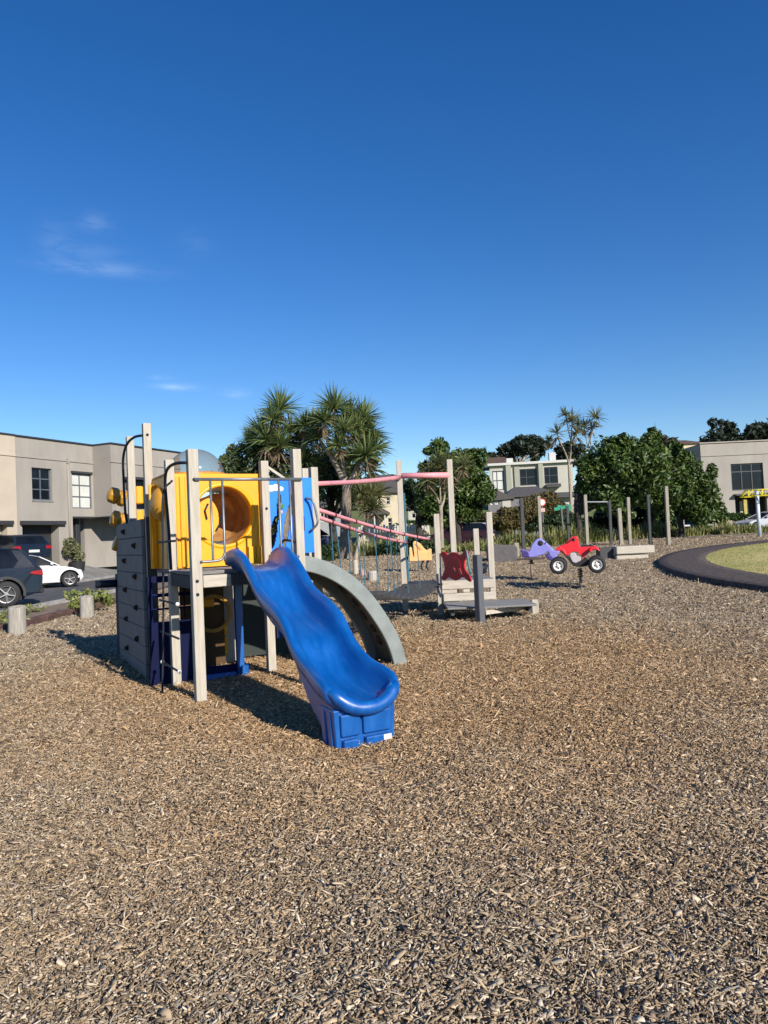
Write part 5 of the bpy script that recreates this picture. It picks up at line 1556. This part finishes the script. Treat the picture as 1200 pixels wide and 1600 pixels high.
def cream_house():
    D = 75; a = at(575, 800, D); g = gz(0, D)
    t = thing('house', 'cream two storey house with dark hip roof behind the cabbage tree', 'house', (a.x, D, g), R(2))
    X = lambda px: at(px, 800, D).x - a.x
    Z = lambda py, px=610: at(px, py, D).z - g
    H = Z(768)
    fr_ = lambda x, z, d_: (x, d_, z)
    x1 = X(630)
    wins = [(X(590), Z(788), X(595), Z(772)), (X(604), Z(788), X(610), Z(776)), (X(605), Z(823), X(612), Z(809))]
    MB().panel((0, x1), (-1, H), wins, 0, .3, fr_).build('wall', BEIGE, t)
    MB().b2((x1 - .3, .301, -1), (x1, 8, H)).build('wall', BEIGE, t)
    for w in wins: window(t, *w, .1, GLASS, WFRAME, (), (.5,), .08)
    hip_roof((0, 0), (x1, 8), H, H + 2.1).build('roof', SHING, t)
    px0, px1 = X(580), X(608)
    MB().add([(px0, -2.2, Z(802)), (px1, -2.2, Z(802)), (px1 - .8, -.02, Z(792)), (px0, -.02, Z(792))], [(0, 1, 2, 3)]).b2((px0, -2.2, Z(804)), (px1, -.02, Z(802) - .001)).build('porch_roof', SHING, t)
    MB().b2((X(599), -2.0, -.5), (X(601), -1.8, Z(804))).b2((X(583), -2.0, -.5), (X(585), -1.8, Z(804))).build('porch_post', WFRAME, t)
    D2 = 88; a = at(638, 805, D2); g = gz(3, D2)
    t = thing('house', 'small pale grey house right of the cream one, seen through the portal posts', 'house', (a.x, D2, g))
    X = lambda px: at(px, 805, D2).x - a.x
    Z = lambda py: at(650, py, D2).z - g
    MB().panel((0, X(667)), (-2, Z(793)), [(X(643), Z(810), X(656), Z(801))], 0, .3, fr_).build('wall', PALE, t)
    window(t, X(643), Z(810), X(656), Z(801), .1, GLASS, WFRAME, (.5,), (), .1)
    hip_roof((0, 0), (X(667), 7), Z(793), Z(786)).build('roof', SHING, t)
    D3 = 62; a = at(455, 805, D3); g = gz(-6, D3)
    t = thing('house', 'grey roofed house in shade behind the bushes left of the cabbage tree', 'house', (a.x, D3, g))
    X = lambda px: at(px, 805, D3).x - a.x
    Z = lambda py: at(510, py, D3).z - g
    MB().panel((0, X(548)), (-1, Z(792)), [(X(500), Z(815), X(512), Z(800))], 0, .3, fr_).build('wall', mat('cool_grey_wall', (.30, .31, .32), .85), t)  # wall in a plain mid grey
    window(t, X(500), Z(815), X(512), Z(800), .1, GLASS, WFRAME, (.5,), (), .08)
    hip_roof((0, 0), (X(548), 7), Z(792), Z(770)).build('roof', SHING, t)
    MB().b2((X(513), -.05, Z(790)), (X(526), -.003, Z(780))).build('panel', PALE, t)
    D4 = 130; a = at(601, 752, D4); g = gz(0, D4)
    t = thing('house', 'tiny cream house far off on the slope above the cream house', 'house', (a.x, D4, g))
    MB().b2((0, 0, -3), (at(620, 750, D4).x - a.x, 5, at(610, 744, D4).z - g)).build('wall', PALE, t)
    hip_roof((0, 0), (at(620, 750, D4).x - a.x, 5), at(610, 744, D4).z - g, at(610, 739, D4).z - g).build('roof', SHINGB, t)
    D5 = 75; a = at(763, 790, D5); g = gz(12, D5)
    t = thing('house', 'low grey house with gable and broad grey roof below the hill terrace', 'house', (a.x, D5, g))
    X = lambda px: at(px, 790, D5).x - a.x
    Z = lambda py: at(810, py, D5).z - g
    MB().panel((0, X(800)), (-1, Z(779)), [(X(765), Z(787), X(771), Z(778) - .02), (X(774), Z(787), X(780), Z(778) - .02)], 0, .3, fr_).build('wall', GREYW2, t)
    window(t, X(765), Z(787), X(771), Z(778) - .02, .08, GLASSL, WFRAME, (), (), .06); window(t, X(774), Z(787), X(780), Z(778) - .02, .08, GLASSL, WFRAME, (.5,), (), .06)
    MB().b2((X(785), -.06, Z(792)), (X(798), -.005, Z(778))).build('pale_panel', PALE, t)
    MB().b2((X(800) + .01, .5, -1), (X(868), 7, Z(775))).build('wall', GREYW2, t)
    gb = [(X(757), Z(781)), (X(777), Z(764)), (X(806), Z(779))]
    MB().prism(gb, -.3, 4, lambda x, z, d_: (x, d_, z)).build('gable_roof', SHING, t)
    hip_roof((X(795), .5), (X(873), 8), Z(774), Z(757), .3, .3).build('roof', SHING, t)
    D6 = 95; a = at(852, 790, D6); g = gz(22, D6)
    t = thing('house', 'pale house front with dark eaves half hidden by the big round tree', 'house', (a.x, D6, g))
    MB().b2((0, 0, -4), (at(895, 785, D6).x - a.x, 6, at(870, 778, D6).z - g)).build('wall', PALE, t)
    MB().b2((-1, -1, at(870, 778, D6).z - g), (at(897, 785, D6).x - a.x, 6, at(870, 770, D6).z - g)).build('eaves', TRIM, t)
    D7 = 118; a = at(1062, 695, D7); g = gz(50, D7)
    t = thing('house', 'brown roofed house peeping over the trees left of the beige block', 'house', (a.x, D7, g))
    x1 = at(1092, 695, D7).x - a.x
    MB().b2((0, 0, 0), (x1, 6, at(1080, 692, D7).z - g)).build('wall', BEIGE, t)
    hip_roof((0, 0), (x1, 6), at(1080, 692, D7).z - g, at(1080, 684, D7).z - g).build('roof', SHINGB, t)
cream_house()

def picket_fence():
    D = 60.5; a = at(560, 838, D); b = at(672, 838, D); g = gz(0, D)
    t = thing('picket_fence', 'cream rendered garden wall topped with pale pickets in front of the cream house', 'fence', (a.x, D, g))
    z1 = at(610, 831, D).z
    MB().b2((a.x, D, g - .3), (b.x, D + .2, z1)).build('low_wall', BEIGE, t, world=True)
    pk = MB(); n = 26
    for i in range(n):
        x = a.x + (b.x - a.x) * (i + .5) / n
        pk.b2((x - .09, D + .05, z1), (x + .09, D + .11, z1 + .5 + .12 * (i % 2)))
    pk.build('picket', WFRAME, t, world=True)
    D = 64; a = at(768, 830, D); b = at(800, 828, D)
    t = thing('picket_fence', 'short white garden wall beside the brown shrubs', 'fence', (a.x, D, gz(a.x, D)))
    g = gz(a.x, D)
    MB().b2((a.x, D, g - .3), (b.x, D + .2, at(780, 826, D).z)).build('low_wall', PALE, t, world=True)
    MB().b2((at(781, 825, D).x, D - .05, g), (at(792, 825, D).x, D + .25, at(786, 819, D).z)).build('pier', PALE, t, world=True)
picket_fence()

# ================================================================== TREES AND PLANTS
BARKT = mat('tree_bark', (0.20, 0.165, 0.13), .95, scale=5, stretch=(4, 4, .8), var=.3, bump=.6, bscale=12)
PALEB = mat('pale_tree_bark', (0.33, 0.28, 0.225), .95, scale=5, stretch=(4, 4, .8), var=.2, bump=.5, bscale=12)
DARKB = mat('dark_tree_bark', (0.045, 0.038, 0.032), .95, scale=5, var=.3, bump=.5)
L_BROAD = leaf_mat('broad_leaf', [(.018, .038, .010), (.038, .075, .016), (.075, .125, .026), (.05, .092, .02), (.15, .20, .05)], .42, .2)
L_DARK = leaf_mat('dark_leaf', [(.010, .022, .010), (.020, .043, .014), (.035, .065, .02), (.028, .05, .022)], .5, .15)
L_POHU = leaf_mat('bush_leaf', [(.03, .05, .02), (.06, .095, .03), (.11, .14, .05), (.05, .08, .03), (.16, .17, .07)], .5, .15)
L_HILL = leaf_mat('hill_leaf', [(.012, .022, .016), (.022, .036, .022), (.038, .052, .03)], .6, .1)
L_BROWN = leaf_mat('brown_leaf', [(.07, .06, .022), (.12, .095, .035), (.085, .085, .028), (.16, .115, .045)], .6, .2)
L_HEDGE = leaf_mat('hedge_leaf', [(.028, .06, .012), (.05, .10, .02), (.08, .13, .03)], .5, .2)
L_SWORD = leaf_mat('sword_leaf', [(.05, .095, .038), (.095, .16, .055), (.17, .235, .08), (.26, .30, .11), (.13, .185, .085)], .4, .3)
L_SWORDY = leaf_mat('yellow_sword_leaf', [(.13, .15, .05), (.19, .19, .07), (.10, .13, .05), (.22, .20, .10)], .45, .3)
L_DEAD = leaf_mat('dead_leaf', [(.16, .12, .07), (.24, .19, .12), (.11, .08, .05)], .8, .2)

def leaves(name, clumps, size, m, parent=None, droop=0.0):
    """clumps: (centre, radii, count); every leaf a folded pair of small faces"""
    Ps = []; Ns = []
    for c, r, n in clumps:
        d = rng.normal(size=(n, 3)); d /= np.linalg.norm(d, axis=1)[:, None]
        rad = rng.uniform(0.35, 1.0, n) ** 0.45
        rad *= 1 + 0.12 * np.sin(d[:, 0] * 5 + c[0]) * np.sin(d[:, 2] * 6 + c[1])
        rad *= 1 + np.abs(rng.normal(0, .16, n)) * (rng.random(n) < .5)
        Ps.append(np.array(c) + d * rad[:, None] * np.array(r)); Ns.append(d)
    P = np.concatenate(Ps); D = np.concatenate(Ns); n = len(P)
    nr = D * 0.7 + rng.normal(size=(n, 3)) * 0.6 + np.array([0, 0, .25]); nr /= np.linalg.norm(nr, axis=1)[:, None]
    a = np.cross(nr, rng.normal(size=(n, 3))); a /= np.linalg.norm(a, axis=1)[:, None]
    b = np.cross(nr, a)
    s = (size * rng.uniform(.55, 1.35, n))[:, None]
    w = s * rng.uniform(.32, .5, n)[:, None]
    fold = nr * s * rng.uniform(-.12, .2, n)[:, None]
    V = np.stack([P - a * s * .5, P + b * w * .5 + fold, P + a * s * .5, P - b * w * .5 + fold], 1)
    F = np.array([(0, 1, 2), (0, 2, 3)])
    FF = (F[None] + (np.arange(n) * 4)[:, None, None]).reshape(-1, 3)
    return npmesh(name, V.reshape(-1, 3), FF, m, parent)

def split_clumps(c, r, k, n, sub=0.37, flat=1.0):
    k = int(k * 1.35)
    """an uneven crown: k small clumps through an ellipsoid"""
    out = []
    for i in range(k):
        d = rng.normal(size=3); d /= np.linalg.norm(d)
        q = rng.uniform(.35, .88)
        rr = sub * rng.uniform(.6, 1.3)
        if rng.random() < .22: q = rng.uniform(.86, .98); rr *= .55
        out.append((tuple(np.array(c) + d * q * np.array(r)), tuple(np.array(r) * rr * np.array([1, 1, flat])), int(n / k * rr / sub)))
    return out

def broad_tree(name, label, cat, px, base_py, D, crowns, size, m, n, trunk=(.3, BARKT), group=None, k=26, ty=None):
    """crowns: list of (px0, py0, px1, py1) outlines at distance D"""
    b = at(px, base_py, D); g = gz(b.x, D)
    t = thing(name, label, cat, (b.x, D, g), 0, group)
    cl = []; tot = sum((x1 - x0) * (y1 - y0) for x0, y0, x1, y1 in crowns)
    tops = []
    for x0, y0, x1, y1 in crowns:
        c = at((x0 + x1) / 2, (y0 + y1) / 2, D)
        rx = (x1 - x0) / 2 / FPX * D; rz = (y1 - y0) / 2 / FPX * D
        fr_ = (x1 - x0) * (y1 - y0) / tot
        kk = max(5, int(k * fr_))
        cl += split_clumps((c.x - b.x, c.y - D, c.z - g), (rx * 1.02, min(rx, 3.5 + .3 * rx) * .9, rz * 1.02), kk, int(n * fr_))
        tops.append((c.x - b.x, c.y - D, c.z - g, rx, rz))
    leaves('crown', cl, size, m, t)
    tr = MB(); w = trunk[0]
    h = min(q[2] - q[4] * .2 for q in tops)
    tr.tube([(0, 0, -.2), (.04, 0, h * .35), (-.05, .03, h * .7), (0, 0, h)], [w * 1.25, w, w * .85, w * .6], 10, 3)
    for x, y, z, rx, rz in tops:
        for i in range(5):
            a = i * 1.26 + x
            e = (x + rx * .55 * math.cos(a), y + rx * .4 * math.sin(a), z + rz * .3 * math.sin(i * 2.1))
            s0 = (0, 0, h * (.55 + .08 * i))
            tr.tube([s0, ((s0[0] + e[0]) / 2, (s0[1] + e[1]) / 2, (s0[2] + e[2]) / 2 + .1 * rz), e], [w * .55, w * .35, w * .12], 7, 3)
    tr.build('trunk', trunk[1], t, smooth=True)
    return t

G1 = 'trees around the playground'
broad_tree('broadleaf_tree', 'big round dark green tree behind the quad bike, largest crown on the right', 'tree', 905, 842, 41,
           [(890, 712, 955, 806), (908, 684, 1050, 808), (942, 659, 1020, 745), (1005, 694, 1078, 802), (925, 672, 1000, 760), (985, 672, 1045, 760)], .30, L_BROAD, 35000, (.17, DARKB), k=70)
broad_tree('broadleaf_tree', 'broad lower tree joined to the right of the big round one, beside the beige block', 'tree', 1064, 832, 44,
           [(1035, 692, 1094, 800), (1058, 718, 1122, 814), (1040, 755, 1118, 820)], .30, L_BROAD, 20000, (.17, DARKB), k=50)
broad_tree('broadleaf_tree', 'dark green tree behind the pink top beam and portal posts', 'tree', 715, 842, 46,
           [(655, 690, 735, 760), (700, 685, 762, 800), (640, 725, 740, 815), (700, 740, 768, 812), (668, 684, 700, 720), (672, 690, 748, 775), (690, 720, 745, 800)], .30, L_BROAD, 28000, (.2, DARKB), k=64)
broad_tree('coastal_bush_tree', 'grey green bushy tree behind the yellow box and clear dome', 'tree', 420, 862, 37,
           [(345, 685, 395, 760), (370, 690, 460, 800), (440, 705, 520, 800), (340, 712, 500, 830)], .24, L_POHU, 22000, (.2, DARKB), k=74)
broad_tree('coastal_bush_tree', 'shaded bush tree between the two cabbage trees, behind the tall tower post', 'tree', 520, 850, 39,
           [(465, 695, 530, 770), (505, 700, 560, 780), (480, 735, 600, 790)], .24, L_POHU, 12000, (.2, DARKB), k=30)
# hill trees
broad_tree('umbrella_pine', 'flat topped pine with bare pale limbs on the hill above the terrace', 'tree', 812, 735, 135,
           [(790, 677, 855, 712), (770, 692, 815, 725), (762, 702, 800, 728), (820, 685, 852, 722)], 1.0, L_HILL, 4200, (.3, PALEB), k=36)
broad_tree('hill_tree', 'dark rounded tree on the skyline just above the beige block roof', 'tree', 1125, 720, 140,
           [(1095, 657, 1152, 708), (1118, 672, 1162, 712)], 1.1, L_HILL, 3200, (.6, DARKB), k=26)
broad_tree('hill_tree', 'dark spreading tree on the skyline at the right edge', 'tree', 1190, 720, 140,
           [(1142, 664, 1215, 708), (1165, 660, 1230, 708)], 1.1, L_HILL, 3200, (.6, DARKB), k=26)
broad_tree('hill_tree', 'low dark tree behind the chimney of the hill terrace', 'tree', 882, 735, 138,
           [(862, 692, 912, 730), (876, 690, 900, 712)], 1.1, L_HILL, 2200, (.6, DARKB), k=18)
broad_tree('hill_tree', 'reddish dark tree showing over the big round tree', 'tree', 1045, 735, 125,
           [(1020, 672, 1060, 720), (1045, 690, 1075, 725)], 1.0, leaf_mat('reddish_leaf', [(.025, .022, .018), (.05, .032, .024), (.03, .035, .02)], .6, .1), 1800, (.5, DARKB), k=16)
broad_tree('hill_tree', 'distant dark tree beside the tiny cream house', 'tree', 585, 770, 128,
           [(570, 738, 602, 770), (590, 745, 640, 775)], 1.0, L_HILL, 1800, (.5, DARKB), k=16)
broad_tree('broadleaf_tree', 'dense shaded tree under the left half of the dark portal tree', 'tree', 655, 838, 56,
           [(632, 735, 690, 800), (640, 765, 720, 820)], .5, L_DARK, 5000, (.25, DARKB), k=24)

def shrub(name, label, cat, x0, y0, x1, y1, D, size, m, n, k=16, group=None, depth=.5, base=None):
    c = at((x0 + x1) / 2, (y0 + y1) / 2, D); rx = (x1 - x0) / 2 / FPX * D; rz = (y1 - y0) / 2 / FPX * D
    g = gz(c.x, D)
    t = thing(name, label, cat, (c.x, D, g), 0, group)
    cl = []
    for i in range(k):
        u = rng.uniform(-.85, .85); v = rng.uniform(-.7, .75) 
        cl.append(((u * rx, rng.uniform(-.5, .5) * depth * rx, c.z - g + v * rz * (1 - .3 * abs(u))), (rx * .22 + rz * .12, rx * .2 * depth + rz * .2, rz * .34), int(n / k)))
    leaves('foliage', cl, size, m, t)
    s = MB()
    for i in range(5):
        u = -.6 + .3 * i
        s.tube([(u * rx * .6, 0, -.1), (u * rx, .05, c.z - g)], [.05, .02], 6)
    s.build('stem', DARKB, t)
    return t
shrub('shrub', 'brownish shrubs behind the maroon car', 'shrub', 690, 796, 770, 832, 66, .3, L_BROWN, 11000, 30)
shrub('shrub', 'brown olive shrub mass below the low grey house', 'shrub', 752, 792, 835, 832, 62, .3, L_BROWN, 11000, 30)
shrub('shrub', 'olive bush in front of the pale house on the right of the grey roof', 'shrub', 815, 768, 886, 812, 68, .34, L_BROWN, 11000, 32)
shrub('shrub', 'brown shrub clump between the low grey house and the road sign', 'shrub', 782, 788, 850, 836, 59, .3, L_BROWN, 11000, 34)
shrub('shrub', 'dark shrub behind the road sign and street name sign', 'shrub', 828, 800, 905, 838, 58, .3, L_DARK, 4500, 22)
shrub('hedge', 'clipped green hedge behind the pickets right of the portal post', 'hedge', 612, 811, 672, 832, 68, .22, L_HEDGE, 4200, 24, depth=.15)
shrub('hedge', 'clipped green hedge below the dark window of the beige block', 'hedge', 1137, 800, 1172, 814, 54.5, .2, L_HEDGE, 2600, 16, depth=.2)
shrub('shrub', 'dark bush at the right foot of the broad lower tree', 'shrub', 1086, 790, 1134, 825, 50, .28, L_BROAD, 3600, 18)
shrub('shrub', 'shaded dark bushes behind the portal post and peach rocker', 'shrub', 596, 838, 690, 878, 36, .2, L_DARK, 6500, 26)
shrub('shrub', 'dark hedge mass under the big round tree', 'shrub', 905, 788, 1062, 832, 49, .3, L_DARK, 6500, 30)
shrub('shrub', 'bright green bush between the dark post and the tallest pale post', 'shrub', 1012, 780, 1050, 825, 47.5, .26, L_HEDGE, 2600, 14)
shrub('shrub', 'small green bushes beside the maroon car under the pale trunk', 'shrub', 668, 836, 702, 862, 40, .2, L_HEDGE, 1800, 10)
shrub('shrub', 'low green garden bush left of the stumps under the ropes', 'shrub', 487, 845, 530, 885, 33, .18, L_DARK, 2400, 12)

# cabbage trees
def sword_head(P, L, n, up=0.25, droop=.35, w=.05):
    n = int(n * 1.0)
    """one tuft of sword leaves; returns vertices (n, 6, 3)"""
    d = rng.normal(size=(n * 3, 3)); d /= np.linalg.norm(d, axis=1)[:, None]
    d = d[d[:, 2] > -.55][:n]; n = len(d)
    d[:, 2] += up; d /= np.linalg.norm(d, axis=1)[:, None]
    l = (L * rng.uniform(.75, 1.12, n))[:, None]
    sd = np.cross(d, [0, 0, 1.0]); sd /= np.maximum(np.linalg.norm(sd, axis=1), 1e-3)[:, None]
    tw = rng.uniform(-.9, .9, n)[:, None]; nn_ = np.cross(sd, d)
    sd = sd * np.cos(tw) + nn_ * np.sin(tw)
    base = np.array(P) + d * .05
    dr = np.array([0, 0, -1.0]) * droop * rng.uniform(.4, 1.3, n)[:, None] * l
    m = base + d * l * .5 + dr * .12
    tip = base + d * l + dr * .6 * np.sqrt(np.clip(d[:, 0] ** 2 + d[:, 1] ** 2, 0, 1))[:, None]
    w = w * rng.uniform(.8, 1.2, n)[:, None]
    return np.stack([base - sd * w * .5, base + sd * w * .5, m + sd * w * .5, m - sd * w * .5, tip + sd * w * .06, tip - sd * w * .06], 1)
def swords(name, heads, L, n, m, parent, **k):
    V = np.concatenate([sword_head(h, L * s, n, **k) for h, s in heads])
    N = len(V); F = np.array([(0, 1, 2, 3), (3, 2, 4, 5)])
    return npmesh(name, V.reshape(-1, 3), (F[None] + (np.arange(N) * 6)[:, None, None]).reshape(-1, 4), m, parent)
def cabbage_tree(label, base, D, heads, forks, L, n, m=L_SWORD, trunk_w=.28, w=.055, tm=BARKT, bm_=PALEB, skirt=True, sk_n=26):
    """heads: (px, py, scale, fork index); forks: (px, py)"""
    b = at(base[0], base[1], D); g = gz(b.x, D)
    t = thing('cabbage_tree', label, 'cabbage tree', (b.x, D, g), 0, G1)
    o = Vector((b.x, D, g))
    fk = [at(x, y, D) - o + Vector((0, rng.uniform(-.4, .4), 0)) for x, y in forks]
    hd = [(at(x, y, D) - o + Vector((0, rng.uniform(-.9, .9), 0)), s, f) for x, y, s, f in heads]
    tr = MB().tube([(0, 0, -.2), (0, 0, .1), (fk[0] * .5), fk[0]], [trunk_w * 1.3, trunk_w * 1.1, trunk_w * .85, trunk_w * .7], 12, 4)
    tr.build('trunk', tm, t, smooth=True)
    br = MB()
    for i, f in enumerate(fk[1:], 1):
        br.tube([fk[0] - Vector((0, 0, .15)), fk[0].lerp(f, .5) + Vector((.05, 0, -.1)), f], [trunk_w * .55, trunk_w * .42, trunk_w * .36], 9, 4)
    for h, s, f in hd:
        br.tube([fk[f], fk[f].lerp(h, .55) + Vector((0, 0, -.08)), h], [trunk_w * .36, trunk_w * .3, trunk_w * .26], 8, 4)
    br.build('branch', bm_, t, smooth=True)
    swords('crown', [(h, s) for h, s, f in hd], L, n, m, t, w=w)
    if skirt:
        swords('dead_skirt', [(h + Vector((0, 0, -.25 * L)), s * .65) for h, s, f in hd], L, sk_n, L_DEAD, t, up=-.75, droop=.6, w=w)
    return t
cabbage_tree('large cabbage tree with thick trunk and many spiky heads right of the tall tower posts', (540, 872), 34.5,
             [(522, 640, 1.0, 2), (546, 648, .9, 2), (508, 662, .75, 1), (497, 682, .8, 1), (566, 652, .95, 3), (577, 675, .9, 3), (562, 690, .9, 3), (572, 715, .95, 3), (553, 715, .8, 3), (532, 700, .6, 2), (585, 700, .8, 3), (540, 675, .7, 2), (556, 668, .7, 3), (580, 732, .7, 3)],
             [(541, 760), (517, 712), (527, 690), (566, 705)], 1.22, 165, trunk_w=.30, w=.062)
cabbage_tree('cabbage tree with a tall top tuft standing left of the large one, behind the tower', (445, 868), 36,
             [(437, 638, 1.05, 1), (405, 672, 1.0, 1), (420, 690, .95, 1), (455, 672, .8, 1), (470, 688, .85, 2), (480, 668, .7, 2), (390, 692, .8, 1), (440, 700, .9, 1), (462, 715, .8, 2), (478, 722, .8, 2), (408, 715, .8, 1), (487, 655, .6, 2), (430, 660, .8, 1)],
             [(446, 770), (432, 715), (468, 725)], 1.26, 165, trunk_w=.28, w=.062)
cabbage_tree('small leaning cabbage tree with drooping yellow green heads under the pink beam', (556, 872), 33,
             [(580, 775, 1.0, 1), (590, 768, .8, 1), (572, 790, .8, 1), (585, 795, .8, 1), (566, 772, .7, 1)],
             [(562, 835), (575, 800)], .95, 90, m=L_SWORDY, trunk_w=.09, tm=PALEB)
cabbage_tree('slender young cabbage tree with forked pale trunk between the portal posts', (690, 862), 37,
             [(672, 738, .9, 1), (684, 728, .9, 0), (697, 735, .95, 2), (666, 752, .8, 1), (703, 748, .8, 2), (720, 730, .8, 2)],
             [(688, 790), (678, 766), (696, 766)], 1.0, 70, m=L_SWORDY, trunk_w=.13, tm=PALEB)
cabbage_tree('sparse far cabbage tree with thin yellow heads above the hill terrace', (893, 800), 60,
             [(890, 660, .95, 2), (884, 648, .7, 2), (903, 664, .7, 2), (912, 668, .7, 3), (926, 655, .85, 3), (868, 678, .85, 1), (862, 686, .55, 1), (897, 680, .7, 2), (925, 668, .7, 3)],
             [(890, 722), (878, 700), (892, 692), (918, 700)], 1.35, 42, m=L_SWORDY, trunk_w=.15, tm=PALEB, w=.075, sk_n=18)

# garden bed of tussock and flax along the far edge of the bark
TUSS = leaf_mat('tussock_leaf', [(.11, .15, .035), (.20, .24, .06), (.33, .30, .12), (.17, .22, .05), (.44, .37, .19), (.09, .13, .03)], .6, .25)
def garden():
    xs, ys, hs = [], [], []
    line = [(-3.5, 37.2), (0.8, 35.8), (5.4, 36.4), (9.5, 39.6), (15.2, 45.0), (20, 47.2), (45, 52)]
    for (xa, ya), (xb, yb) in zip(line[:-1], line[1:]):
        l = math.hypot(xb - xa, yb - ya)
        n = int(l * 42)
        t = rng.random(n); w = np.abs(rng.normal(0, 1.3, n))
        nx, ny = -(yb - ya) / l, (xb - xa) / l
        x = xa + (xb - xa) * t + nx * w; y = ya + (yb - ya) * t + ny * w
        keep = rng.random(n) < .5 + .5 * np.sin(x * 2.3) * np.sin(y * 1.7 + x)
        xs.append(x[keep]); ys.append(y[keep]); hs.append(rng.uniform(.35, .95, keep.sum()))
    x = np.concatenate(xs); y = np.concatenate(ys); h = np.concatenate(hs) * (1.0 + .3 * np.sin(x * 1.1 + 2)) * np.interp(x, [-4, 1, 2, 5.5, 7, 12, 20], [.9, .8, .45, .5, 1.25, 1.2, 1.0])
    o = blades('garden_tussock', '', np.stack([x, y, zt(x, y)], -1), h, TUSS, .03, 16, .75, .12)
    kind(o, 'stuff'); o['label'] = 'tussock and flax planting along the far edge of the bark'
garden()

def leafy_plant(x, y, h, n, label, m, z=None):
    g = gz(x, y)
    t = thing('verge_plant', label, 'plant', (x, y, g), 0, 'verge plants by the bollards')
    cl = [((rng.normal(0, h * .45), rng.normal(0, h * .45), h * rng.uniform(.35, .95)), (h * .28, h * .28, h * .2), n // 9) for _ in range(9)]
    leaves('foliage', cl, h * .26, m, t)
    s = MB()
    for c, r, _ in cl: s.tube([(0, 0, 0), (c[0] * .6, c[1] * .6, c[2] * .5), c], [.012, .009, .005], 5)
    s.build('stem', L_BROWN, t)
    return t
L_VERGE = leaf_mat('verge_leaf', [(.12, .16, .035), (.20, .25, .06), (.30, .33, .09), (.16, .20, .06), (.34, .30, .15)], .5, .3)
leafy_plant(-7.35, 18.1, .55, 500, 'leafy yellow green plant behind the farther log bollard', L_VERGE)
leafy_plant(-8.9, 18.6, .22, 200, 'low sprawling plant on the verge between the two log bollards', L_VERGE)
leafy_plant(-8.1, 15.2, .35, 350, 'low leafy plant beside the nearer log bollard at the left edge', L_VERGE)
leafy_plant(-7.5, 15.0, .42, 160, 'small sparse plant standing behind the nearer log bollard', L_VERGE)
cl = [((rng.normal(0, .25), rng.normal(0, .25), rng.uniform(.7, 1.7)), (.25, .25, .28), 120) for _ in range(12)]
leaves('foliage', cl, .16, leaf_mat('olive_leaf', [(.09, .11, .05), (.16, .17, .08), (.22, .22, .12)], .5, .2), pt)
MB().tube([(0, 0, .45), (.05, 0, 1.0), (0, .05, 1.6)], [.03, .02, .01], 6).build('stem', BARKT, pt)
